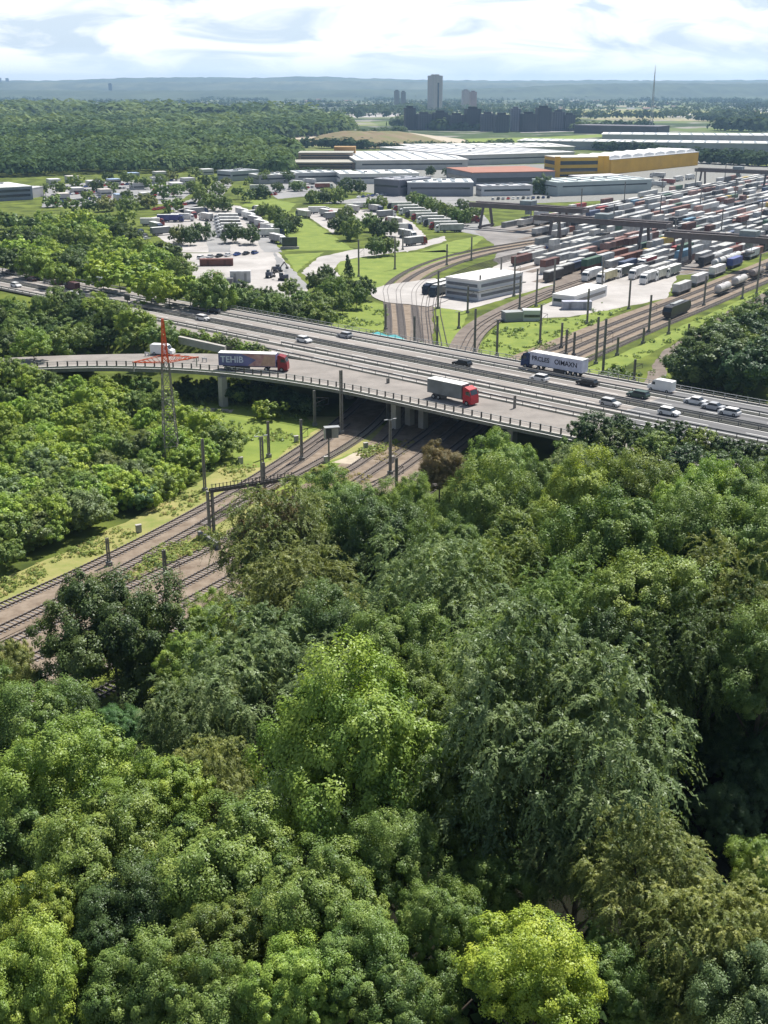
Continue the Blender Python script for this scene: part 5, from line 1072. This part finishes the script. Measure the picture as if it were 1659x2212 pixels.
# far houses, each its own
rr = random.Random(5)
for i in range(110):
    if i < 64: u, v = rr.uniform(960, 1659), rr.uniform(212, 244)
    else: u, v = rr.uniform(20, 900), rr.uniform(203, 228)
    x, y = G(u, v); d = PX(x, y)[2]; w = rr.uniform(6, 18) * d / F; h = rr.uniform(2.2, 4) * d / F; dp = w * .5; pale = rr.random() < .6
    r = empty('far_house', (x, y, 0), rr.uniform(-.2, .2), None, 'house', 'houses scattered over the far plain')
    wc = (.62, .6, .57) if pale else (.3, .25, .22)
    o = MB().box((0, 0, h * .35), (w, dp, h * .7)).build('wall', M['wall'], r); o.color = (*wc, 1)
    o = MB().add([(-w / 2 - .3, -dp / 2 - .3, h * .7), (w / 2 + .3, -dp / 2 - .3, h * .7), (w / 2 + .3, dp / 2 + .3, h * .7), (-w / 2 - .3, dp / 2 + .3, h * .7), (-w / 2, 0, h), (w / 2, 0, h)], [(0, 1, 5, 4), (2, 3, 4, 5), (1, 2, 5), (3, 0, 4), (3, 2, 1, 0)]).build('roof', M['roof'], r); o.color = (*((.7, .7, .7) if pale and i % 2 else (.3, .17, .13)), 1)
    r['label'] = f"small {'pale' if pale else 'brown'} house on the hazy plain, {'right of' if u > 940 else 'left of'} the tall tower, number {od(i)} outward"
for i, (u, v) in enumerate([(95, 264), (120, 265), (15, 322), (40, 323), (155, 326), (325, 349), (345, 349), (470, 254), (610, 275), (430, 333)]):
    building('forest_house', quad((u - 9, v), (u + 9, v), 12), 5, (.6, .58, .55), [(.7, .7, .68), (.4, .2, .15)][i % 2], f"{['pale', 'red'][i % 2]} roofed house in a clearing of the far forest, {od(sorted([95, 120, 15, 40, 155, 325, 345, 470, 610, 430]).index(u))} from the left", 'house', glassrows=((2.4, 1.),), group='houses in the forest clearings')
# houses and sheds in the car-lot quarter before the forest
for i in range(16):
    u, v = [(120, 402), (160, 396), (205, 404), (250, 398), (300, 410), (345, 398), (385, 408), (230, 424), (170, 420), (290, 384), (350, 383), (410, 398), (450, 378), (140, 436), (320, 432), (265, 440)][i]
    rc = [(.72, .72, .7), (.6, .55, .5), (.7, .7, .7), (.35, .45, .6), (.62, .6, .58), (.5, .5, .52)][i % 6]; P = quad((u - 12, v), (u + 12, v - 1), 9)
    building('shed', P, rr.uniform(3, 5), (.5, .5, .48), rc, f"{['white', 'tan', 'pale', 'blue', 'cream', 'grey'][i % 6]} roofed shed in the far car-lot quarter, {od(sorted([120, 160, 205, 250, 300, 345, 385, 230, 170, 290, 350, 410, 450, 140, 320, 265]).index(u))} from the left", 'shed', glassrows=((1.8, .8),), group='sheds of the car-lot quarter')
# spoil mound
mv, mf = [], []
n, k = 48, 9; cx_, cy_ = G(800, 309); rr = random.Random(9)
for j in range(k + 1):
    for i in range(n):
        a = 2 * PI * i / n; f = j / k; R_ = (1 - f) * (1 + .12 * math.sin(3 * a) + .06 * math.sin(7 * a))
        mv.append((cx_ + math.cos(a) * 105 * R_, cy_ + math.sin(a) * 150 * R_, -1 + 14 * sstep(0, .75, f) * (1 + .1 * math.sin(5 * a) * (f < .9)) + rr.uniform(-.4, .4)))
mf = [(j * n + i, j * n + (i + 1) % n, (j + 1) * n + (i + 1) % n, (j + 1) * n + i) for j in range(k) for i in range(n)]
me = bpy.data.meshes.new('spoil_mound'); me.from_pydata(mv, [], mf); me.materials.append(mat('spoil_soil', (.23, .155, .105), .95, .2, .045, c2=(.15, .165, .06), detail=11, bump=.6)); me.polygons.foreach_set('use_smooth', [True] * len(mf)); tag(link('spoil_mound', me), kind='structure')

# ------------------------------------------------------------------ masts, pylon, signal bridge
def mast(base, top_v, where, i, arm=0, lamp=False, w=.42, z0=None):
    x, y = G(*base) if z0 is None else G(base[0], base[1], z0); g = 0. if z0 is None else z0; d = PX(x, y, g)[2]
    h = max(4.5, min(14, (base[1] - top_v) * d / F * 1.06)); r = empty('catenary_mast', (x, y, g), .5, None, 'mast', 'catenary masts along the railway')
    b = MB()
    for sx in (-1, 1): b.bar((sx * w / 2, 0, 0), (sx * w / 2 * .8, 0, h), .2, w * .8)
    n_ = int(h / .9)
    for k in range(n_): z = .4 + k * (h - .6) / n_; b.bar((-w / 2, 0, z), (w / 2, 0, z + .35), .07, .06)
    b.build('shaft', M['mast'], r)
    MB().box((0, 0, .3), (.85, .85, .8)).build('footing', M['conc_dark'], r)
    if arm:
        b = MB()
        for z in (h * .62, h * .8): b.bar((0, 0, z), (arm, .2, h * .74), .09)
        b.bar((arm, .2, h * .74), (arm, .2, h * .55), .06); b.bar((0, 0, h * .55), (arm * 1.1, .2, h * .56), .07); b.build('cantilever_arm', M['darksteel'], r)
    if lamp: b = MB().bar((0, 0, h), (.9, 0, h + .15), .08).box((.9, 0, h + .12), (.7, .3, .14)).bar((0, 0, h), (-.9, 0, h + .15), .08).box((-.9, 0, h + .12), (.7, .3, .14)); b.build('lamp_head', M['steel'], r)
    r['label'] = f"{'double lamp' if lamp else 'grey catenary'} mast {where}, {od(i)} from the left"
ML = sorted([((236, 1222), 1170, 0, 0), ((362, 1312), 1186, 2.2, 0), ((443, 1062), 950, 0, 0), ((568, 1046), 945, 0, 1), ((573, 1110), 1000, 0, 0), ((581, 988), 912, 0, 0), ((652, 995), 908, 1.5, 0), ((680, 920), 846, 3.4, 0), ((738, 937), 805, 0, 0), ((843, 1025), 910, 0, 1), ((856, 1072), 990, 1.5, 0), ((838, 905), 820, 0, 0), ((1108, 965), 858, 0, 0)])
for i, (b_, t_, a_, l_) in enumerate(ML): mast(b_, t_, 'on the near side of the bridge', i, a_, bool(l_), .5 if b_[0] in (568, 738, 838) else .36)
MR = sorted([((853, 582), 516), ((946, 667), 590), ((1010, 676), 621), ((1036, 649), 598), ((1081, 625), 561), ((991, 710), 676), ((944, 748), 686), ((1025, 763), 672), ((1073, 770), 695), ((1166, 743), 663), ((1158, 662), 586), ((1018, 563), 516), ((965, 573), 531), ((775, 598), 470), ((895, 742), 686), ((833, 712), 660), ((1122, 668), 600), ((870, 540), 500), ((1196, 634), 565), ((1268, 700), 628), ((1358, 668), 608), ((1110, 640), 560), ((1300, 622), 560)])
for i, (b_, t_) in enumerate(MR): mast(b_, t_, 'behind the bridge among the yard tracks', i, 2.4 if i % 3 == 0 else 0, i % 5 == 3, .4)
MQ = sorted([((1222, 767), 715), ((1239, 768), 720), ((1287, 786), 690), ((1302, 808), 675), ((1333, 768), 730), ((1389, 742), 716), ((1401, 718), 642), ((1444, 722), 690), ((1369, 824), 778), ((1486, 733), 712), ((1603, 646), 620), ((1634, 636), 538), ((1212, 752), 700), ((1520, 660), 600)])
for i, (b_, t_) in enumerate(MQ): mast(b_, t_, 'along the main line right of the white lorry', i, 2.6 if i % 2 == 0 else 0, False, .42)
k = 0
for s_ in range(425, 860, 62):
    for w_ in (-180, -231, -284):
        if s_ < sstart(w_) : continue
        x, y = yd_(s_ + (w_ % 7) * 5, w_ - 2.6); u, v, d = PX(x, y)
        if not 0 < u < 1650: continue
        mast((u, v), v - 13.5 * F / d, 'between the container rows', k, 0, True, .36); k += 1
# signal bridge over the curving tracks
p0 = Vector((*G(458, 1156), 0)); p1 = Vector((*G(640, 1125), 0)); ax = (p1 - p0); Lg = ax.length; rz = math.atan2(ax.y, ax.x)
sb = empty('signal_bridge', p0, rz, 'grey portal signal bridge with spiked beam over the curving tracks', 'signal bridge')
hb = 7.6
for x in (0, Lg):
    b = MB(); 
    for sx in (-.36, .36): b.bar((x + sx, 0, 0), (x + sx, 0, hb), .34, .7)
    for k in range(8): b.bar((x - .3, 0, .5 + k * .85), (x + .3, 0, .9 + k * .85), .08)
    b.build('leg', M['mast'], sb)
b = MB().box((Lg / 2, .35, hb), (Lg, .14, .55)).box((Lg / 2, -.35, hb), (Lg, .14, .55))
for k in range(int(Lg / .9)): b.bar((k * .9, -.35, hb), (k * .9 + .9, .35, hb), .07)
b.build('beam', M['darksteel'], sb)
b = MB()
for k in range(int(Lg / .62)): b.bar((k * .62 + .3, -.42, hb + .2), (k * .62 + .3, -.42, hb + 1.2), .11)
b.bar((0, -.42, hb + 1.1), (Lg, -.42, hb + 1.1), .05); b.build('guard_spikes', M['darksteel'], sb)
MB().box((Lg * .55, -.6, hb - .9), (.7, .3, 1.3)).build('signal_head', M['darksteel'], sb)
w0 = Vector((*G(430, 1160), 0)); w1 = Vector((*G(475, 1188), 0))
tag(MB().bar((w0.x, w0.y, .5), (w1.x, w1.y, .5), .5, 1.2).build('retaining_wall', M['conc_dark']), 'short dark concrete wall at the foot of the signal bridge leg', 'wall')
# sign box on a post
x, y = G(711, 1014); sgn = empty('signal_box', (x, y, 0), .25, 'grey open box on a tall post beside the tracks under the bridge', 'signal')
MB().box((0, 0, 3.), (.28, .28, 6.)).build('post', M['mast'], sgn); b = MB().box((0.6, .3, 7.2), (2.7, .25, 2.3)).box((-.7, 0, 7.2), (.2, 1.2, 2.3)).box((.6, 0, 8.3), (2.9, 1.4, .15)); b.build('housing', M['steel'], sgn); MB().box((.0, -.1, 7.1), (1.1, .4, 1.7)).build('signal_face', M['glass'], sgn)
# lineside cabinets
for i, (u, v) in enumerate([(640, 955), (705, 1000), (520, 1002), (790, 970), (846, 1000), (300, 1150), (140, 1290)]):
    x, y = G(u, v); r = empty('lineside_cabinet', (x, y, 0), .5, f'small grey lineside cabinet, {od(sorted([640, 705, 520, 790, 846, 300, 140]).index(u))} from the left along the near tracks', 'cabinet', 'lineside cabinets')
    MB().box((0, 0, .65), (.9, .5, 1.3)).build('body', M['steel'], r); MB().box((0, 0, 1.33), (1., .6, .08)).build('lid', M['conc'], r)
# lattice pylon: grey base, orange top and cross-arm
px, py = G(372, 1010); dd = PX(px, py)[2]
py_top = (1010 - 700) * dd / F * 1.04
pl = empty('pylon', (px, py, 0), .35, 'lattice power pylon with orange red top and cross-arm standing in the thicket', 'pylon')
def lattice(z0, z1, w0_, w1_, m, name, n_):
    b = MB()
    def cor(z): 
        t = (z - z0) / (z1 - z0); w = (w0_ + (w1_ - w0_) * t) / 2; return [(-w, -w, z), (w, -w, z), (w, w, z), (-w, w, z)]
    for k in range(n_):
        za, zb = z0 + (z1 - z0) * k / n_, z0 + (z1 - z0) * (k + 1) / n_; A, B = cor(za), cor(zb)
        for i in range(4):
            b.bar(A[i], B[i], .17); b.bar(A[i], B[(i + 1) % 4], .085); b.bar(A[(i + 1) % 4], B[i], .085); b.bar(B[i], B[(i + 1) % 4], .08)
    return b.build(name, m, pl)
zc_ = py_top * .715
lattice(0, zc_, 3.0, 1.25, M['mast'], 'lower_lattice', 9); lattice(zc_, py_top, 1.15, .25, M['orange'], 'upper_lattice', 8)
for sgn_, nm in ((-1, 'cross_arm'), (1, 'cross_arm')):
    b = MB(); L0 = 6.0
    for yy in (-.55, .55):
        b.bar((sgn_ * .8, yy, zc_ + .1), (sgn_ * L0, 0, zc_ + .5), .11); b.bar((sgn_ * .8, yy, zc_ + 1.3), (sgn_ * L0, 0, zc_ + .55), .09)
        for k in range(6):
            t = k / 6; t2 = (k + 1) / 6; b.bar((sgn_ * (.8 + (L0 - .8) * t), yy * (1 - t), zc_ + .1 + .5 * t), (sgn_ * (.8 + (L0 - .8) * t2), yy * (1 - t2), zc_ + 1.3 - .75 * t2), .07)
    b.build(nm, M['orange'], pl)
for sgn_ in (-1, 1): MB().cyl((sgn_ * 5.8, 0, zc_ - 1.2), (sgn_ * 5.8, 0, zc_ + .6), .13, n=8).build('insulator', M['conc'], pl)
# radio mast on the plain
x, y = G(1405, 288); d = PX(x, y)[2]; hm = (288 - 158) * d / F
rm = empty('radio_mast', (x, y, 0), 0, 'slender grey radio mast standing above the plain and horizon', 'radio mast')
b = MB()
for k in range(20):
    z, z2 = hm * k / 20, hm * (k + 1) / 20; w = 4.6 * (1 - k / 22); w2 = 4.6 * (1 - (k + 1) / 22)
    for sx, sy in ((-1, -1), (1, -1), (1, 1), (-1, 1)): b.bar((sx * w / 2, sy * w / 2, z), (sx * w2 / 2, sy * w2 / 2, z2), .42)
    b.bar((-w / 2, -w / 2, z), (w2 / 2, -w2 / 2, z2), .26); b.bar((w / 2, -w / 2, z), (-w2 / 2, -w2 / 2, z2), .26)
b.build('lattice', M['steel'], rm); MB().cyl((0, 0, hm), (0, 0, hm * 1.06), .35, .15, 8).build('antenna', M['steel'], rm)
# sign gantry over the motorway (left)
x, y = G(277, 675, 8.); rg = empty('road_sign', (x, y, 8), HDG + PI / 2, 'dark road sign on a post at the motorway shoulder', 'road sign'); MB().box((0, 0, 1.8), (.16, .16, 3.6)).build('post', M['darksteel'], rg); MB().box((0, 0, 4.2), (.14, 2.6, 1.5)).build('panel', M['darksteel'], rg)

# ------------------------------------------------------------------ haze, sky, sun, camera
hz = MB().box((0, 6900, 96), (14400, 14100, 196)); ho = hz.build('haze', [])
m = bpy.data.materials.new('haze_air'); m.use_nodes = True; nt = m.node_tree; nt.nodes.clear(); o = nt.nodes.new('ShaderNodeOutputMaterial'); pv = nt.nodes.new('ShaderNodeVolumePrincipled')
pv.inputs['Color'].default_value = (.44, .69, 1., 1); pv.inputs['Density'].default_value = 7.8e-5; pv.inputs['Anisotropy'].default_value = .35
nt.links.new(pv.outputs['Volume'], o.inputs['Volume']); ho.data.materials.append(m); tag(ho, kind='stuff')

SUN_EL, SUN_AZ = math.radians(59), math.radians(36)
w = bpy.data.worlds.new('World'); scene.world = w; w.use_nodes = True; nt = w.node_tree; N, L = nt.nodes.new, nt.links.new
bg = nt.nodes['Background']; sky = N('ShaderNodeTexSky'); sky.sky_type = 'NISHITA'; sky.sun_disc = False; sky.sun_elevation = SUN_EL; sky.sun_rotation = SUN_AZ; sky.altitude = 100; sky.air_density = 1.; sky.dust_density = 1.2; sky.ozone_density = 1.
tc = N('ShaderNodeTexCoord'); mp = N('ShaderNodeMapping'); mp.inputs['Scale'].default_value = (9, 9, 40); mp.inputs['Location'].default_value = (3.1, .4, 1.3); L(tc.outputs['Generated'], mp.inputs['Vector'])
n1 = N('ShaderNodeTexNoise'); n1.inputs['Scale'].default_value = 1.; n1.inputs['Detail'].default_value = 9; n1.inputs['Roughness'].default_value = .56; n1.inputs['Distortion'].default_value = .7; L(mp.outputs['Vector'], n1.inputs['Vector'])
rp = N('ShaderNodeValToRGB'); e = rp.color_ramp.elements; e[0].position = .41; e[0].color = (8.8, 10.2, 11.5, 1); e[1].position = .56; e[1].color = (14.9, 15.1, 15.4, 1)
L(n1.outputs['Fac'], rp.inputs['Fac'])
sp = N('ShaderNodeSeparateXYZ'); L(tc.outputs['Generated'], sp.inputs[0])
hzn = N('ShaderNodeMapRange'); hzn.inputs['From Min'].default_value = 0.; hzn.inputs['From Max'].default_value = .03; hzn.inputs['To Min'].default_value = .9; hzn.inputs['To Max'].default_value = 0.; L(sp.outputs['Z'], hzn.inputs['Value'])
mh = N('ShaderNodeMix'); mh.data_type = 'RGBA'; L(hzn.outputs['Result'], mh.inputs['Factor']); L(rp.outputs['Color'], mh.inputs['A']); mh.inputs['B'].default_value = (14.4, 15.8, 16.6, 1)
up = N('ShaderNodeMapRange'); up.inputs['From Min'].default_value = .09; up.inputs['From Max'].default_value = .22; up.inputs['To Min'].default_value = 1.; up.inputs['To Max'].default_value = .06; L(sp.outputs['Z'], up.inputs['Value'])
mx = N('ShaderNodeMix'); mx.data_type = 'RGBA'; L(up.outputs['Result'], mx.inputs['Factor']); L(sky.outputs['Color'], mx.inputs['A']); L(mh.outputs['Result'], mx.inputs['B'])
L(mx.outputs['Result'], bg.inputs['Color']); bg.inputs['Strength'].default_value = .062

sl = bpy.data.lights.new('sun', 'SUN'); sl.energy = 5.0; sl.angle = math.radians(.5); sl.color = (1., .955, .88); so = bpy.data.objects.new('sun', sl); COL.objects.link(so)
dv = Vector((math.sin(SUN_AZ) * math.cos(SUN_EL), math.cos(SUN_AZ) * math.cos(SUN_EL), math.sin(SUN_EL))); so.rotation_euler = dv.to_track_quat('Z', 'Y').to_euler(); so.location = (60, 100, 140)

cam = bpy.data.cameras.new('camera'); co = bpy.data.objects.new('camera', cam); COL.objects.link(co); scene.camera = co
co.location = (0, 0, H); co.rotation_euler = (PI / 2 - PITCH, 0, 0); cam.sensor_fit = 'VERTICAL'; cam.sensor_height = 24; cam.lens = 24 * F / 2212; cam.clip_end = 40000; cam.clip_start = .5
scene.view_settings.view_transform = 'Standard'; scene.view_settings.look = 'None'; scene.view_settings.exposure = .5; scene.view_settings.gamma = 1.
cy = scene.cycles; cy.use_denoising = True; cy.max_bounces = 6; cy.diffuse_bounces = 3; cy.glossy_bounces = 2; cy.transmission_bounces = 4; cy.transparent_max_bounces = 6; cy.volume_bounces = 0
